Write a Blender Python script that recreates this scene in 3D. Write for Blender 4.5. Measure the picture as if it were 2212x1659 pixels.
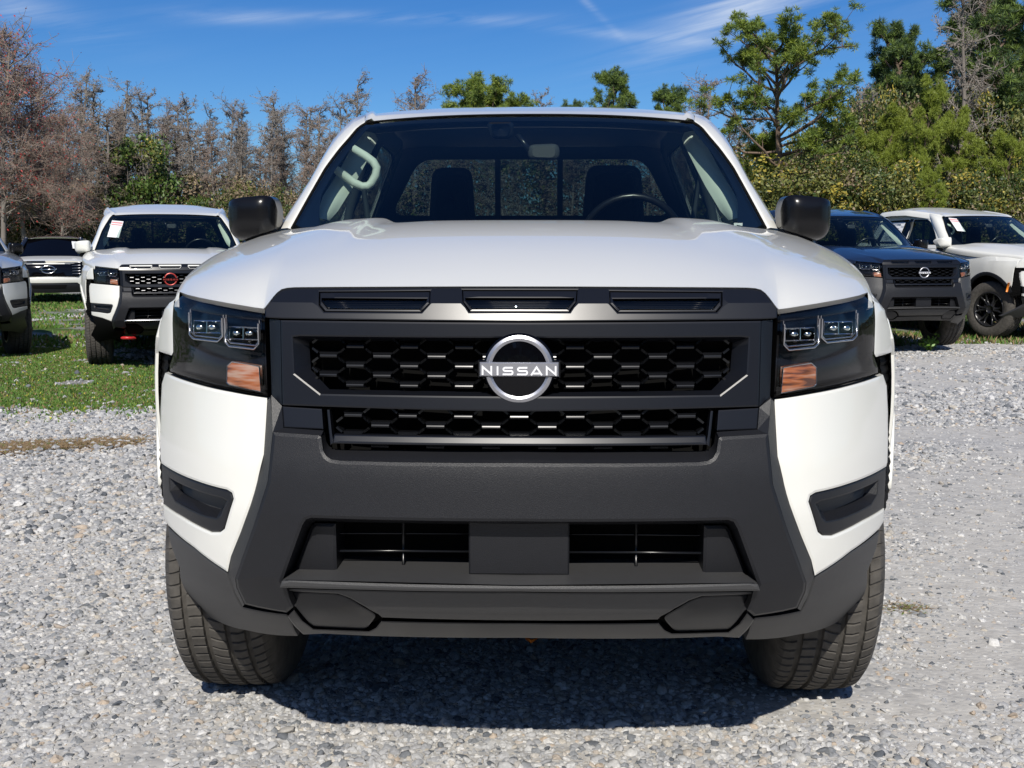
import bpy, math, random
import numpy as np
from math import radians, sin, cos, tan, pi, sqrt, atan2
from mathutils import Vector, Matrix
from mathutils.geometry import delaunay_2d_cdt

for o in list(bpy.data.objects):
    bpy.data.objects.remove(o)
S = bpy.context.scene
C = S.collection

# ------------------------------------------------------------------ camera, sky, sun, exposure
CAM_H, PITCH, FPX = 1.2, radians(6.85), 2500.0
cam = bpy.data.cameras.new('camera')
cam.sensor_width = 36.0
cam.lens = 36.0 * FPX / 2212.0
cam.clip_start = 0.05
cam.clip_end = 3000
camo = bpy.data.objects.new('camera', cam)
camo.location = (0, 0, CAM_H)
camo.rotation_euler = (radians(90) - PITCH, 0, 0)
C.objects.link(camo)
S.camera = camo

SUN_EL, SUN_AZ = radians(42), radians(3)      # azimuth of the sun measured from straight behind the camera
world = bpy.data.worlds.new('World')
S.world = world
world.use_nodes = True
wn, wl = world.node_tree.nodes, world.node_tree.links
wn.clear()
wout = wn.new('ShaderNodeOutputWorld')
wbg = wn.new('ShaderNodeBackground')
wsky = wn.new('ShaderNodeTexSky')
wsky.sky_type = 'NISHITA'
wsky.sun_disc = False
wsky.sun_elevation = SUN_EL
wsky.sun_rotation = pi + SUN_AZ
wsky.air_density = 1.0
wsky.dust_density = 0.2
wsky.ozone_density = 1.0
wbg.inputs['Strength'].default_value = 0.112
wl.new(wbg.outputs[0], wout.inputs[0])


def wmath(op, a, b=None, clamp=False):
    n = wn.new('ShaderNodeMath')
    n.operation = op
    n.use_clamp = clamp
    for i, v in enumerate((a, b)):
        if v is None:
            continue
        if isinstance(v, (int, float)):
            n.inputs[i].default_value = v
        else:
            wl.new(v, n.inputs[i])
    return n.outputs[0]


# cirrus: azimuth/elevation of each wisp in the sky, broken up by stretched noise
wtc = wn.new('ShaderNodeTexCoord')
wsep = wn.new('ShaderNodeSeparateXYZ')
wl.new(wtc.outputs['Generated'], wsep.inputs[0])
waz = wmath('ARCTAN2', wsep.outputs[0], wsep.outputs[1])
wel = wmath('ARCSINE', wsep.outputs[2])


def wisp(u, v, lu, lv, ang, amp):
    """one elongated soft patch centred at azimuth u, elevation v (radians)"""
    du, dv = wmath('SUBTRACT', waz, u), wmath('SUBTRACT', wel, v)
    c, s = cos(ang), sin(ang)
    p = wmath('ADD', wmath('MULTIPLY', du, c / lu), wmath('MULTIPLY', dv, s / lu))
    q = wmath('ADD', wmath('MULTIPLY', du, -s / lv), wmath('MULTIPLY', dv, c / lv))
    r = wmath('ADD', wmath('MULTIPLY', p, p), wmath('MULTIPLY', q, q))
    return wmath('MULTIPLY', wmath('POWER', 2.718, wmath('MULTIPLY', r, -1.0)), amp)


wcomb = wn.new('ShaderNodeCombineXYZ')
wl.new(wmath('ADD', wmath('MULTIPLY', waz, 7.0), wmath('MULTIPLY', wel, -12.0)), wcomb.inputs[0])
wl.new(wmath('ADD', wmath('MULTIPLY', wel, 62.0), wmath('MULTIPLY', waz, -11.0)), wcomb.inputs[1])
wnz = wn.new('ShaderNodeTexNoise')
wnz.inputs['Scale'].default_value = 1.0
wnz.inputs['Detail'].default_value = 7
wnz.inputs['Roughness'].default_value = 0.62
wnz.inputs['Distortion'].default_value = 0.6
wl.new(wcomb.outputs[0], wnz.inputs['Vector'])
wispy = wmath('MULTIPLY', wmath('SUBTRACT', wnz.outputs[0], 0.36), 3.0, True)
tot = None
for a in ((0.175, 0.183, 0.075, 0.017, 0.36, 0.55), (0.235, 0.205, 0.06, 0.012, 0.2, 0.4),
          (-0.075, 0.186, 0.10, 0.0045, 0.0, 0.30), (-0.235, 0.183, 0.05, 0.006, 0.02, 0.30),
          (-0.40, 0.181, 0.075, 0.012, -0.22, 0.34), (-0.36, 0.205, 0.06, 0.004, -0.1, 0.22),
          (0.05, 0.21, 0.05, 0.003, -0.75, 0.25), (0.10, 0.172, 0.09, 0.004, -0.1, 0.2),
          (0.9, 0.35, 0.5, 0.08, 0.2, 0.3), (-1.2, 0.4, 0.5, 0.09, -0.2, 0.3), (2.6, 0.5, 0.6, 0.1, 0.3, 0.3)):
    w = wisp(*a)
    tot = w if tot is None else wmath('ADD', tot, w)
cloud = wmath('MULTIPLY', tot, wispy, True)
whs = wn.new('ShaderNodeHueSaturation')
whs.inputs['Saturation'].default_value = 1.0
wgm = wn.new('ShaderNodeVectorMath')          # deeper, clearer blue than the default air
wgm.operation = 'MULTIPLY'
wtint = wn.new('ShaderNodeMix')              # the air is whiter on the sun's side of the sky
wtint.data_type = 'RGBA'
wside = wn.new('ShaderNodeMapRange')
wside.interpolation_type = 'SMOOTHSTEP'
wside.inputs['From Min'].default_value = 0.75
wside.inputs['From Max'].default_value = -0.75
wl.new(wsep.outputs[1], wside.inputs['Value'])
wl.new(wside.outputs[0], wtint.inputs[0])
wtint.inputs[6].default_value = (0.175, 0.43, 0.80, 1)
wtint.inputs[7].default_value = (0.40, 0.54, 0.76, 1)
wlow = wn.new('ShaderNodeMix')               # and paler towards the horizon
wlow.data_type = 'RGBA'
wlr = wn.new('ShaderNodeMapRange')
wlr.interpolation_type = 'SMOOTHSTEP'
wlr.inputs['From Min'].default_value = 0.22
wlr.inputs['From Max'].default_value = 0.02
wl.new(wsep.outputs[2], wlr.inputs['Value'])
wl.new(wlr.outputs[0], wlow.inputs[0])
wl.new(wtint.outputs[2], wlow.inputs[6])
wlow.inputs[7].default_value = (0.30, 0.54, 0.86, 1)
wl.new(wlow.outputs[2], wgm.inputs[1])
wl.new(wsky.outputs[0], wgm.inputs[0])
wl.new(wgm.outputs[0], whs.inputs['Color'])
wmix = wn.new('ShaderNodeMix')
wmix.data_type = 'RGBA'
wl.new(cloud, wmix.inputs[0])
wl.new(whs.outputs[0], wmix.inputs[6])
wmix.inputs[7].default_value = (7.0, 7.6, 8.4, 1)
wl.new(wmix.outputs[2], wbg.inputs['Color'])

sun = bpy.data.lights.new('sun', 'SUN')
sun.energy = 4.85
sun.angle = radians(0.5)
sun.color = (1.0, 0.95, 0.87)
suno = bpy.data.objects.new('sun', sun)
sd = Vector((sin(SUN_AZ) * -1.0 * cos(SUN_EL), -cos(SUN_AZ) * cos(SUN_EL), sin(SUN_EL)))   # towards the sun
suno.rotation_euler = sd.to_track_quat('Z', 'Y').to_euler()
suno.location = (0, -20, 30)
C.objects.link(suno)
S.view_settings.view_transform = 'Standard'
S.view_settings.look = 'None'
S.view_settings.exposure = 0.0
S.view_settings.gamma = 1.0
S.view_settings.use_curve_mapping = False


# ------------------------------------------------------------------ materials
def nodes(m):
    m.use_nodes = True
    nt = m.node_tree
    return nt, nt.nodes, nt.links, nt.nodes['Principled BSDF']


def mat(name, col, rough=0.5, metal=0.0, coat=0.0, spec=0.5, noise=None, bump=None, nscale=40.0, coatr=0.03):
    m = bpy.data.materials.new(name)
    nt, N, L, b = nodes(m)
    b.inputs['Base Color'].default_value = (*col, 1)
    b.inputs['Roughness'].default_value = rough
    b.inputs['Metallic'].default_value = metal
    b.inputs['Coat Weight'].default_value = coat
    b.inputs['Coat Roughness'].default_value = coatr
    b.inputs['Specular IOR Level'].default_value = spec
    if noise or bump:
        tc = N.new('ShaderNodeTexCoord')
        nz = N.new('ShaderNodeTexNoise')
        nz.inputs['Scale'].default_value = nscale
        nz.inputs['Detail'].default_value = 5
        L.new(tc.outputs['Object'], nz.inputs['Vector'])
        if noise:
            mx = N.new('ShaderNodeMix')
            mx.data_type = 'RGBA'
            mx.inputs[6].default_value = (*[c * (1 - noise) for c in col], 1)
            mx.inputs[7].default_value = (*[min(1, c * (1 + noise)) for c in col], 1)
            L.new(nz.outputs[0], mx.inputs[0])
            L.new(mx.outputs[2], b.inputs['Base Color'])
        if bump:
            bp = N.new('ShaderNodeBump')
            bp.inputs['Strength'].default_value = bump
            bp.inputs['Distance'].default_value = 0.002
            nz2 = N.new('ShaderNodeTexNoise')
            nz2.inputs['Scale'].default_value = nscale * 12
            L.new(tc.outputs['Object'], nz2.inputs['Vector'])
            L.new(nz2.outputs[0], bp.inputs['Height'])
            L.new(bp.outputs[0], b.inputs['Normal'])
    return m


def glass(name, tint, gloss=1.0, base=0.04, rough=0.0):
    """thin tinted pane: tinted see-through mixed with a mirror by fresnel"""
    m = bpy.data.materials.new(name)
    m.use_nodes = True
    N, L = m.node_tree.nodes, m.node_tree.links
    N.clear()
    o = N.new('ShaderNodeOutputMaterial')
    t = N.new('ShaderNodeBsdfTransparent')
    t.inputs[0].default_value = (*tint, 1)
    g = N.new('ShaderNodeBsdfGlossy')
    g.inputs['Roughness'].default_value = rough
    g.inputs['Color'].default_value = (gloss, gloss, gloss, 1)
    lw = N.new('ShaderNodeLayerWeight')
    lw.inputs[0].default_value = 0.5
    pw = N.new('ShaderNodeMath')
    pw.operation = 'POWER'
    L.new(lw.outputs['Facing'], pw.inputs[0])
    pw.inputs[1].default_value = 5.0
    f = N.new('ShaderNodeMath')
    f.operation = 'MULTIPLY_ADD'
    L.new(pw.outputs[0], f.inputs[0])
    f.inputs[1].default_value = 0.92
    f.inputs[2].default_value = base
    x = N.new('ShaderNodeMixShader')
    L.new(f.outputs[0], x.inputs[0])
    L.new(t.outputs[0], x.inputs[1])
    L.new(g.outputs[0], x.inputs[2])
    L.new(x.outputs[0], o.inputs[0])
    return m


M = {}
M['paint'] = mat('white_paint', (0.765, 0.760, 0.705), 0.42, coat=0.8, noise=0.015, nscale=3)
M['navy'] = mat('dark_blue_paint', (0.016, 0.020, 0.034), 0.3, coat=1.0, metal=0.3)
M['silver_paint'] = mat('silver_grey_paint', (0.50, 0.52, 0.52), 0.35, coat=1.0, metal=0.35)
M['plastic'] = mat('charcoal_plastic', (0.0115, 0.012, 0.0145), 0.40, bump=0.25, noise=0.08, nscale=60, spec=0.4)
M['plastic_grey_lit'] = mat('grey_and_lit_plastic', (0.046, 0.046, 0.047), 0.48, bump=0.35, noise=0.08, nscale=60)  # bumper charcoal lightened to paint in gravel bounce; plain grey on the dark pickup
M['satin'] = mat('satin_grey_paint', (0.007, 0.008, 0.0115), 0.30, spec=0.45)
M['gloss_black'] = mat('gloss_black', (0.002, 0.002, 0.003), 0.08, spec=0.3)
M['gloss_mirror'] = mat('mirror_housing', (0.005, 0.005, 0.006), 0.25, spec=0.38)
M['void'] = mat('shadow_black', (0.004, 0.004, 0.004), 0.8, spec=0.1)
M['mesh'] = mat('grille_black', (0.006, 0.0065, 0.008), 0.25, spec=0.5)
M['chrome'] = mat('satin_chrome', (0.62, 0.62, 0.64), 0.2, metal=1.0)
M['emblem'] = mat('emblem_silver', (0.50, 0.50, 0.53), 0.36, metal=0.9, noise=0.1, nscale=200)
M['dark_silver'] = mat('dark_silver', (0.24, 0.24, 0.25), 0.4, metal=0.8)
M['emblem_red'] = mat('emblem_red', (0.45, 0.05, 0.04), 0.4, metal=0.2)
M['letter'] = mat('letter_white', (0.85, 0.85, 0.86), 0.35)
M['rubber'] = mat('tyre_rubber', (0.072, 0.066, 0.058), 0.85, noise=0.8, nscale=30, bump=0.5)
M['rim_black'] = mat('rim_black', (0.015, 0.015, 0.016), 0.25)
M['wglass'] = glass('windshield_glass', (0.74, 0.82, 0.78), 0.9, base=0.058)
M['sglass'] = glass('side_glass', (0.17, 0.22, 0.22), 0.9)
M['lens'] = glass('clear_lens', (0.90, 0.90, 0.90), 0.75)
M['marker_lens'] = glass('marker_lens', (0.55, 0.55, 0.56), 1.0)
M['interior'] = mat('interior_dark', (0.030, 0.033, 0.037), 0.7)
M['headliner'] = mat('headliner', (0.10, 0.11, 0.11), 0.8)
M['mirror_back'] = mat('mirror_back', (0.045, 0.05, 0.05), 0.5)
M['seat'] = mat('seat_fabric', (0.018, 0.019, 0.022), 0.85, noise=0.2)
M['trim'] = mat('pale_pillar_trim', (0.60, 0.66, 0.58), 0.6)
M['frit'] = mat('glass_border_black', (0.006, 0.007, 0.009), 0.3)
M['housing'] = mat('lamp_housing', (0.008, 0.008, 0.009), 0.25)
M['reflector'] = mat('lamp_reflector', (0.75, 0.80, 0.76), 0.12, metal=1.0)
M['orange_tag'] = mat('orange_tag', (0.75, 0.22, 0.03), 0.6)
M['paper'] = mat('white_paper', (0.80, 0.80, 0.80), 0.6)
M['print_red'] = mat('red_print', (0.70, 0.28, 0.28), 0.6)
M['print_grey'] = mat('grey_print', (0.33, 0.36, 0.40), 0.6)
M['print_dark'] = mat('dark_print', (0.04, 0.08, 0.14), 0.6)
M['amber_marker'] = mat('amber_marker', (0.75, 0.22, 0.02), 0.3)
M['tow_red'] = mat('tow_hook_red', (0.55, 0.03, 0.03), 0.4)

# turn signal: amber with clear fluted part
m = mat('amber_lens', (0.6, 0.2, 0.05), 0.22, coat=0.5)
nt, N, L, b = nodes(m)
tc = N.new('ShaderNodeTexCoord')
wv = N.new('ShaderNodeTexNoise')
wv.inputs['Scale'].default_value = 22
mp = N.new('ShaderNodeMapping')
mp.inputs['Scale'].default_value = (0.5, 1, 5)
mp.inputs['Rotation'].default_value = (0, 0.25, 0)
L.new(tc.outputs['Object'], mp.inputs[0])
L.new(mp.outputs[0], wv.inputs['Vector'])
cr = N.new('ShaderNodeValToRGB')
cr.color_ramp.elements[0].position = 0.35
cr.color_ramp.elements[0].color = (0.10, 0.035, 0.02, 1)
cr.color_ramp.elements[1].position = 0.68
cr.color_ramp.elements[1].color = (0.50, 0.32, 0.24, 1)
e = cr.color_ramp.elements.new(0.5)
e.color = (0.42, 0.13, 0.045, 1)
L.new(wv.outputs[0], cr.inputs[0])
L.new(cr.outputs[0], b.inputs['Base Color'])
M['amber'] = m


# ------------------------------------------------------------------ mesh helpers
def link(name, me, parent=None):
    o = bpy.data.objects.new(name, me)
    C.objects.link(o)
    if parent is not None:
        o.parent = parent
    return o


def mk(name, verts, faces, m, parent=None, smooth=True):
    me = bpy.data.meshes.new(name)
    me.from_pydata([tuple(v) for v in verts], [], [tuple(f) for f in faces])
    me.materials.append(m)
    if smooth:
        me.shade_smooth()
    me.update()
    return link(name, me, parent)


def mk_np(name, V, F, mats, parent=None, smooth=False, matidx=None):
    """V (n,3), F (m,k) numpy"""
    me = bpy.data.meshes.new(name)
    k = F.shape[1]
    me.vertices.add(len(V))
    me.vertices.foreach_set('co', V.astype(np.float32).ravel())
    me.loops.add(F.size)
    me.loops.foreach_set('vertex_index', F.astype(np.int32).ravel())
    me.polygons.add(len(F))
    me.polygons.foreach_set('loop_start', np.arange(0, F.size, k, dtype=np.int32))
    me.polygons.foreach_set('loop_total', np.full(len(F), k, dtype=np.int32))
    for mm in (mats if isinstance(mats, (list, tuple)) else [mats]):
        me.materials.append(mm)
    if matidx is not None:
        me.polygons.foreach_set('material_index', matidx.astype(np.int32))
    me.update(calc_edges=True)
    if smooth:
        me.shade_smooth()
    return link(name, me, parent)


def join(parts):
    V, F = [], []
    for v, f in parts:
        b0 = len(V)
        V += [tuple(p) for p in v]
        F += [tuple(i + b0 for i in q) for q in f]
    return V, F


def flip(vf):
    """mirror across x=0"""
    v, f = vf
    return [(-p[0], p[1], p[2]) for p in v], [tuple(reversed(q)) for q in f]


def resample(poly, step):
    out = []
    n = len(poly)
    for i in range(n):
        a, b2 = poly[i], poly[(i + 1) % n]
        d = math.hypot(b2[0] - a[0], b2[1] - a[1])
        k = max(1, int(math.ceil(d / step)))
        for j in range(k):
            t = j / k
            out.append((a[0] + (b2[0] - a[0]) * t, a[1] + (b2[1] - a[1]) * t))
    return out


def area2(p):
    return 0.5 * sum(p[i][0] * p[(i + 1) % len(p)][1] - p[(i + 1) % len(p)][0] * p[i][1] for i in range(len(p)))


def seg_dist(P, loop):
    A = np.array(loop)
    B = np.roll(A, -1, axis=0)
    D = B - A
    L2 = (D ** 2).sum(1) + 1e-18
    W = P[:, None, :] - A[None]
    t = np.clip((W * D[None]).sum(2) / L2[None], 0, 1)
    Q = W - t[..., None] * D[None]
    return np.sqrt((Q ** 2).sum(2)).min(1)


def inside(P, loop):
    A = np.array(loop)
    B = np.roll(A, -1, axis=0)
    x, y = P[:, 0][:, None], P[:, 1][:, None]
    c = ((A[:, 1][None] > y) != (B[:, 1][None] > y))
    dy = (B[:, 1] - A[:, 1])
    dy = np.where(np.abs(dy) < 1e-15, 1e-15, dy)
    xi = A[:, 0][None] + (y - A[:, 1][None]) * (B[:, 0] - A[:, 0])[None] / dy[None]
    return ((c & (x < xi)).sum(1) % 2) == 1


def rnd_corners(poly, r, n=4, skip=()):
    """round the corners of a 2d polygon"""
    out = []
    N_ = len(poly)
    for i in range(N_):
        p0, p1, p2 = Vector(poly[i - 1]), Vector(poly[i]), Vector(poly[(i + 1) % N_])
        a, b2 = (p0 - p1), (p2 - p1)
        if i in skip or a.length < 1e-6 or b2.length < 1e-6:
            out.append(tuple(p1))
            continue
        rr = min(r, a.length * 0.45, b2.length * 0.45)
        s, e_ = p1 + a.normalized() * rr, p1 + b2.normalized() * rr
        for k in range(n + 1):
            t = k / n
            q = s * (1 - t) ** 2 + p1 * 2 * t * (1 - t) + e_ * t * t
            out.append((q.x, q.y))
    return out


def sheet(outline, surf, holes=(), t=0.012, r=0.003, step=0.03, skirt=True, creases=()):
    """A curved panel: 2-D outline (u,v) laid on surf(u,v,depth), rounded rim, rim wall of depth t."""
    loops = [resample(outline, step)] + [resample(h, step) for h in holes]
    pts, edges = [], []
    for lp in loops:
        b0 = len(pts)
        pts += lp
        edges += [(b0 + i, b0 + (i + 1) % len(lp)) for i in range(len(lp))]
    extra = []
    if r > 0:
        for li, lp in enumerate(loops):
            sg = 1 if area2(lp) > 0 else -1
            if li > 0:
                sg = -sg
            n = len(lp)
            extra.append(None)
            for i in list(range(n)) + [0]:
                a, p, b2 = lp[i - 1], lp[i], lp[(i + 1) % n]
                n1 = (-(p[1] - a[1]), p[0] - a[0])
                n2 = (-(b2[1] - p[1]), b2[0] - p[0])
                l1, l2 = math.hypot(*n1) + 1e-12, math.hypot(*n2) + 1e-12
                nx, ny = n1[0] / l1 + n2[0] / l2, n1[1] / l1 + n2[1] / l2
                ln = math.hypot(nx, ny) + 1e-12
                k = min(1.6, 2.0 / ln) * r / ln
                extra.append((p[0] + nx * k * sg, p[1] + ny * k * sg))
    U = [p[0] for p in loops[0]]
    Vv = [p[1] for p in loops[0]]
    gu, gv = np.meshgrid(np.arange(min(U) + step / 2, max(U), step), np.arange(min(Vv) + step / 2, max(Vv), step))
    G = np.stack([gu.ravel(), gv.ravel()], 1)

    def dist(P):
        return np.min([seg_dist(P, lp) for lp in loops], axis=0)

    def ins(P):
        k = inside(P, loops[0])
        for h in loops[1:]:
            k &= ~inside(P, h)
        return k
    if len(G):
        G = G[ins(G)]
    if len(G):
        G = G[dist(G) > max(1.8 * r, step * 0.35)]
    if extra:
        Ea = np.array([e_ if e_ is not None else (1e6, 1e6) for e_ in extra])
        ok = ins(Ea)
        ok[ok] &= dist(Ea[ok]) > 0.75 * r
        last = None
        for i_, e_ in enumerate(extra):
            if e_ is None or not ok[i_]:
                last = None
                continue
            pts.append(e_)
            if last is not None and math.hypot(pts[-1][0] - pts[last][0], pts[-1][1] - pts[last][1]) > 1e-6:
                edges.append((last, len(pts) - 1))
            last = len(pts) - 1
    E = np.zeros((0, 2))
    for cz in creases:
        xs = np.arange(min(U) - step, max(U) + step, step * .5)
        row = np.stack([xs, np.full(len(xs), cz)], 1)
        ok = ins(row) & (dist(row) > 0.5 * r + .0005)
        if len(G):
            G = G[np.abs(G[:, 1] - cz) > step * .25]
        k0 = len(pts)
        last = None
        for i_, (pt, o_) in enumerate(zip(row, ok)):
            if o_:
                pts.append(tuple(pt))
                if last == i_ - 1:
                    edges.append((len(pts) - 2, len(pts) - 1))
                last = i_
    allp = [Vector(p) for p in pts] + [Vector(p) for p in E] + [Vector(p) for p in G]
    vo, eo, fo, *_ = delaunay_2d_cdt(allp, edges, [], 0, 1e-7)
    P = np.array([(v.x, v.y) for v in vo])
    F = np.array([f for f in fo if len(f) == 3])
    cen = P[F].mean(1)
    F = F[ins(cen)]
    d = dist(P)
    dep = np.where(d < 1e-5, r * .5, 0.0)
    V = [surf(P[i, 0], P[i, 1], dep[i]) for i in range(len(P))]
    # orientation
    c0 = cen[len(cen) // 2]
    out = Vector(surf(c0[0], c0[1], 0)) - Vector(surf(c0[0], c0[1], 0.01))
    f0 = [Vector(V[i]) for i in F[len(F) // 2]]
    nn = (f0[1] - f0[0]).cross(f0[2] - f0[0])
    faces = [tuple(int(i) for i in f) for f in F]
    tri_flip = False
    ref = 0.0
    for f in F[::max(1, len(F) // 25)]:
        a, b2, c2 = [Vector(V[i]) for i in f]
        ref += (b2 - a).cross(c2 - a).dot(out)
    if ref < 0:
        faces = [tuple(reversed(f)) for f in faces]
        tri_flip = True
    if skirt:
        for li, lp in enumerate(loops):
            b0 = len(V)
            n = len(lp)
            for p in lp:
                V.append(surf(p[0], p[1], r * .5))
            for p in lp:
                V.append(surf(p[0], p[1], r + t))
            ccw = area2(lp) > 0
            for i in range(n):
                j = (i + 1) % n
                q = (b0 + i, b0 + j, b0 + n + j, b0 + n + i)
                if (ccw == tri_flip) == (li == 0):
                    q = tuple(reversed(q))
                q2 = tuple(reversed(q))
                faces.append(q2)
    return V, faces


def grid(rows, flipn=False):
    """faces for a list of equally long rows of points"""
    nr, nc = len(rows), len(rows[0])
    V = [tuple(p) for r_ in rows for p in r_]
    F = []
    for i in range(nr - 1):
        for j in range(nc - 1):
            q = (i * nc + j, i * nc + j + 1, (i + 1) * nc + j + 1, (i + 1) * nc + j)
            F.append(tuple(reversed(q)) if flipn else q)
    return V, F


def loft(a, b2, closed=True):
    n = len(a)
    V = list(a) + list(b2)
    F = []
    for i in range(n if closed else n - 1):
        j = (i + 1) % n
        F.append((i, j, n + j, n + i))
    return V, F


def tube(pts, r, n=6, closed=False, flat=1.0):
    pts = [Vector(p) for p in pts]
    V, F = [], []
    m_ = len(pts)
    prev = None
    for i, p in enumerate(pts):
        if closed:
            t = (pts[(i + 1) % m_] - pts[i - 1]).normalized()
        else:
            t = (pts[min(i + 1, m_ - 1)] - pts[max(i - 1, 0)]).normalized()
        if prev is None:
            ref = Vector((0, 1, 0)) if abs(t.y) < 0.8 else Vector((0, 0, 1))
            a = (ref - t * ref.dot(t)).normalized()
        else:
            a = (prev - t * prev.dot(t)).normalized()
        prev = a
        c = t.cross(a)
        rr = r[i] if isinstance(r, (list, tuple)) else r
        for k in range(n):
            an = 2 * pi * k / n
            V.append(p + a * cos(an) * rr * flat + c * sin(an) * rr)
    for i in range(m_ if closed else m_ - 1):
        j = (i + 1) % m_
        for k in range(n):
            l = (k + 1) % n
            F.append((i * n + k, i * n + l, j * n + l, j * n + k))
    if not closed:
        F.append(tuple(range(n)))
        F.append(tuple(reversed(range((m_ - 1) * n, m_ * n))))
    return V, F


def box(cx, cy, cz, sx, sy, sz, ch=0.0):
    """box with optional chamfer on the -y face"""
    hx, hy, hz = sx / 2, sy / 2, sz / 2
    V = [(cx + a * (hx - (ch if b3 < 0 else 0)), cy + b3 * hy, cz + c3 * (hz - (ch if b3 < 0 else 0)))
         for b3 in (-1, 1) for a, c3 in ((-1, -1), (1, -1), (1, 1), (-1, 1))]
    F = [(0, 1, 2, 3), (7, 6, 5, 4), (0, 4, 5, 1), (1, 5, 6, 2), (2, 6, 7, 3), (3, 7, 4, 0)]
    if ch > 0:
        V2 = [(cx + a * hx, cy - hy + ch, cz + c3 * hz) for a, c3 in ((-1, -1), (1, -1), (1, 1), (-1, 1))]
        V += V2
        F = [(0, 1, 2, 3), (7, 6, 5, 4)]
        for i in range(4):
            j = (i + 1) % 4
            F.append((i, 8 + i, 8 + j, j))
            F.append((8 + i, 4 + i, 4 + j, 8 + j))
    return V, F


def empty(name, loc=(0, 0, 0), rz=0.0):
    o = bpy.data.objects.new(name, None)
    o.location = loc
    o.rotation_euler = (0, 0, rz)
    o.empty_display_size = 0.3
    C.objects.link(o)
    return o


def tag(o, label=None, cat=None, group=None, kind=None):
    if label:
        o['label'] = label
    if cat:
        o['category'] = cat
    if group:
        o['group'] = group
    if kind:
        o['kind'] = kind
    return o


def interp(x, xs, ys):
    return float(np.interp(x, xs, ys))


def smooth01(x):
    x = min(1, max(0, x))
    return x * x * (3 - 2 * x)


# ================================================================== the pickup
TRX, TRY, TRA = 0.0132, 2.2, radians(-1.3)
_T = Matrix.Translation((TRX, TRY, 0)) @ Matrix.Rotation(TRA, 4, 'Z')
_Ti = _T.inverted()
_o = _Ti @ Vector((0, 0, CAM_H))


def ray(u, v):
    """direction, in the pickup's own frame, in which a measured point of the photograph lies"""
    a, b2 = (u - 1106.0) / FPX, (829.5 - v) / FPX
    d = Vector((a, cos(PITCH) + b2 * sin(PITCH), -sin(PITCH) + b2 * cos(PITCH)))
    return (_Ti.to_3x3() @ d)


PZ = [.15, .30, .36, .42, .47, .53, .56, .67, .76, .80, .89, 1.0512, 1.086, 1.12, 1.2]
PY = [.27, .22, .16, .085, .035, .0, -.005, -.01, .0, .010, .030, .053, .068, .105, .19]


def plan(x):
    a = abs(x)
    return .18 * a * a + 2.2 * max(0, a - .5) ** 2


def F0(x, z):
    return interp(z, PZ, PY) + plan(x)


def P(u, v, off=0.0):
    d = ray(u, v)
    t = 2.3
    for _ in range(30):
        p = _o + d * t
        t += 0.7 * (F0(p.x, p.z) + off - p.y) / d.y
    return _o + d * t


def PD(u, v, y):
    d = ray(u, v)
    return _o + d * ((y - _o.y) / d.y)


def xz(pts, off=0.0):
    return [(P(u, v, off).x, P(u, v, off).z) for u, v in pts]


def full(pts, off=0.0):
    """a half outline whose first and last points lie on the centre line -> closed symmetric outline"""
    h = xz(pts, off)
    h = [(0.0, h[0][1])] + h[1:-1] + [(0.0, h[-1][1])]
    return h + [(-x, z) for x, z in reversed(h[1:-1])]


def fs(off):
    return lambda x, z, d: (x, F0(x, z) + off + d, z)


def panel(name, outline, off, m, parent, holes=(), t=.012, r=.003, step=.035, mirror=False, creases=()):
    vf = sheet(outline, fs(off), holes, t, r, step, True, creases)
    o = mk(name, *vf, m, parent)
    if mirror:
        o2 = mk(name, *flip(vf), m, parent)
        return o, o2
    return o


def half_loft(pa, oa, pb, ob):
    """skin between two half outlines (photo points) at two depths, both sides"""
    a = [P(u, v, oa) for u, v in pa]
    b2 = [P(u, v, ob) for u, v in pb]
    return a, b2


def two(name, vf, m, parent, smooth=True):
    return mk(name, *vf, m, parent, smooth), mk(name, *flip(vf), m, parent, smooth)


def letter_strokes():
    """strokes of the six letters on the badge, in badge pixels"""
    S1 = [(918, 795), (760, 795), (738, 808), (732, 824), (740, 846), (760, 858), (890, 858), (908, 868), (914, 890),
          (908, 914), (890, 926), (718, 926)]
    return [[(325, 938), (325, 778), (495, 922), (495, 760)], [(618, 768), (618, 942)], S1,
            [(x + 285, y + 1) for x, y in S1],
            [(1278, 942), (1384, 783), (1488, 942)], [(1318, 908), (1448, 908)],
            [(1583, 942), (1583, 782), (1757, 926), (1757, 762)]]


def stroke_mesh(path, w, y0, y1, tr):
    """flat bar following a path, mitred, extruded from y0 (front) to y1"""
    pv = [Vector(p) for p in path]
    L_, R_ = [], []
    n = len(pv)
    for i, p in enumerate(pv):
        d1 = (pv[i] - pv[i - 1]).normalized() if i > 0 else (pv[1] - pv[0]).normalized()
        d2 = (pv[i + 1] - pv[i]).normalized() if i < n - 1 else d1
        nn = Vector((-(d1.y + d2.y), d1.x + d2.x))
        nn.normalize()
        k = w / 2 / max(0.42, abs(nn.dot(Vector((-d1.y, d1.x)))))
        L_.append(p + nn * k)
        R_.append(p - nn * k)
    V, F = [], []
    for q in L_ + R_:
        V.append(tr(q.x, q.y, y0))
    for q in L_ + R_:
        V.append(tr(q.x, q.y, y1))
    for i in range(n - 1):
        F.append((i, n + i, n + i + 1, i + 1))
        F.append((i, i + 1, 2 * n + i + 1, 2 * n + i))
        F.append((n + i, 3 * n + i, 3 * n + i + 1, n + i + 1))
    F.append((0, 2 * n, 3 * n, n))
    F.append((n - 1, 2 * n - 1, 4 * n - 1, 3 * n - 1))
    return V, F


truck = empty('pickup_truck')
HW = 1119.0

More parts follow.
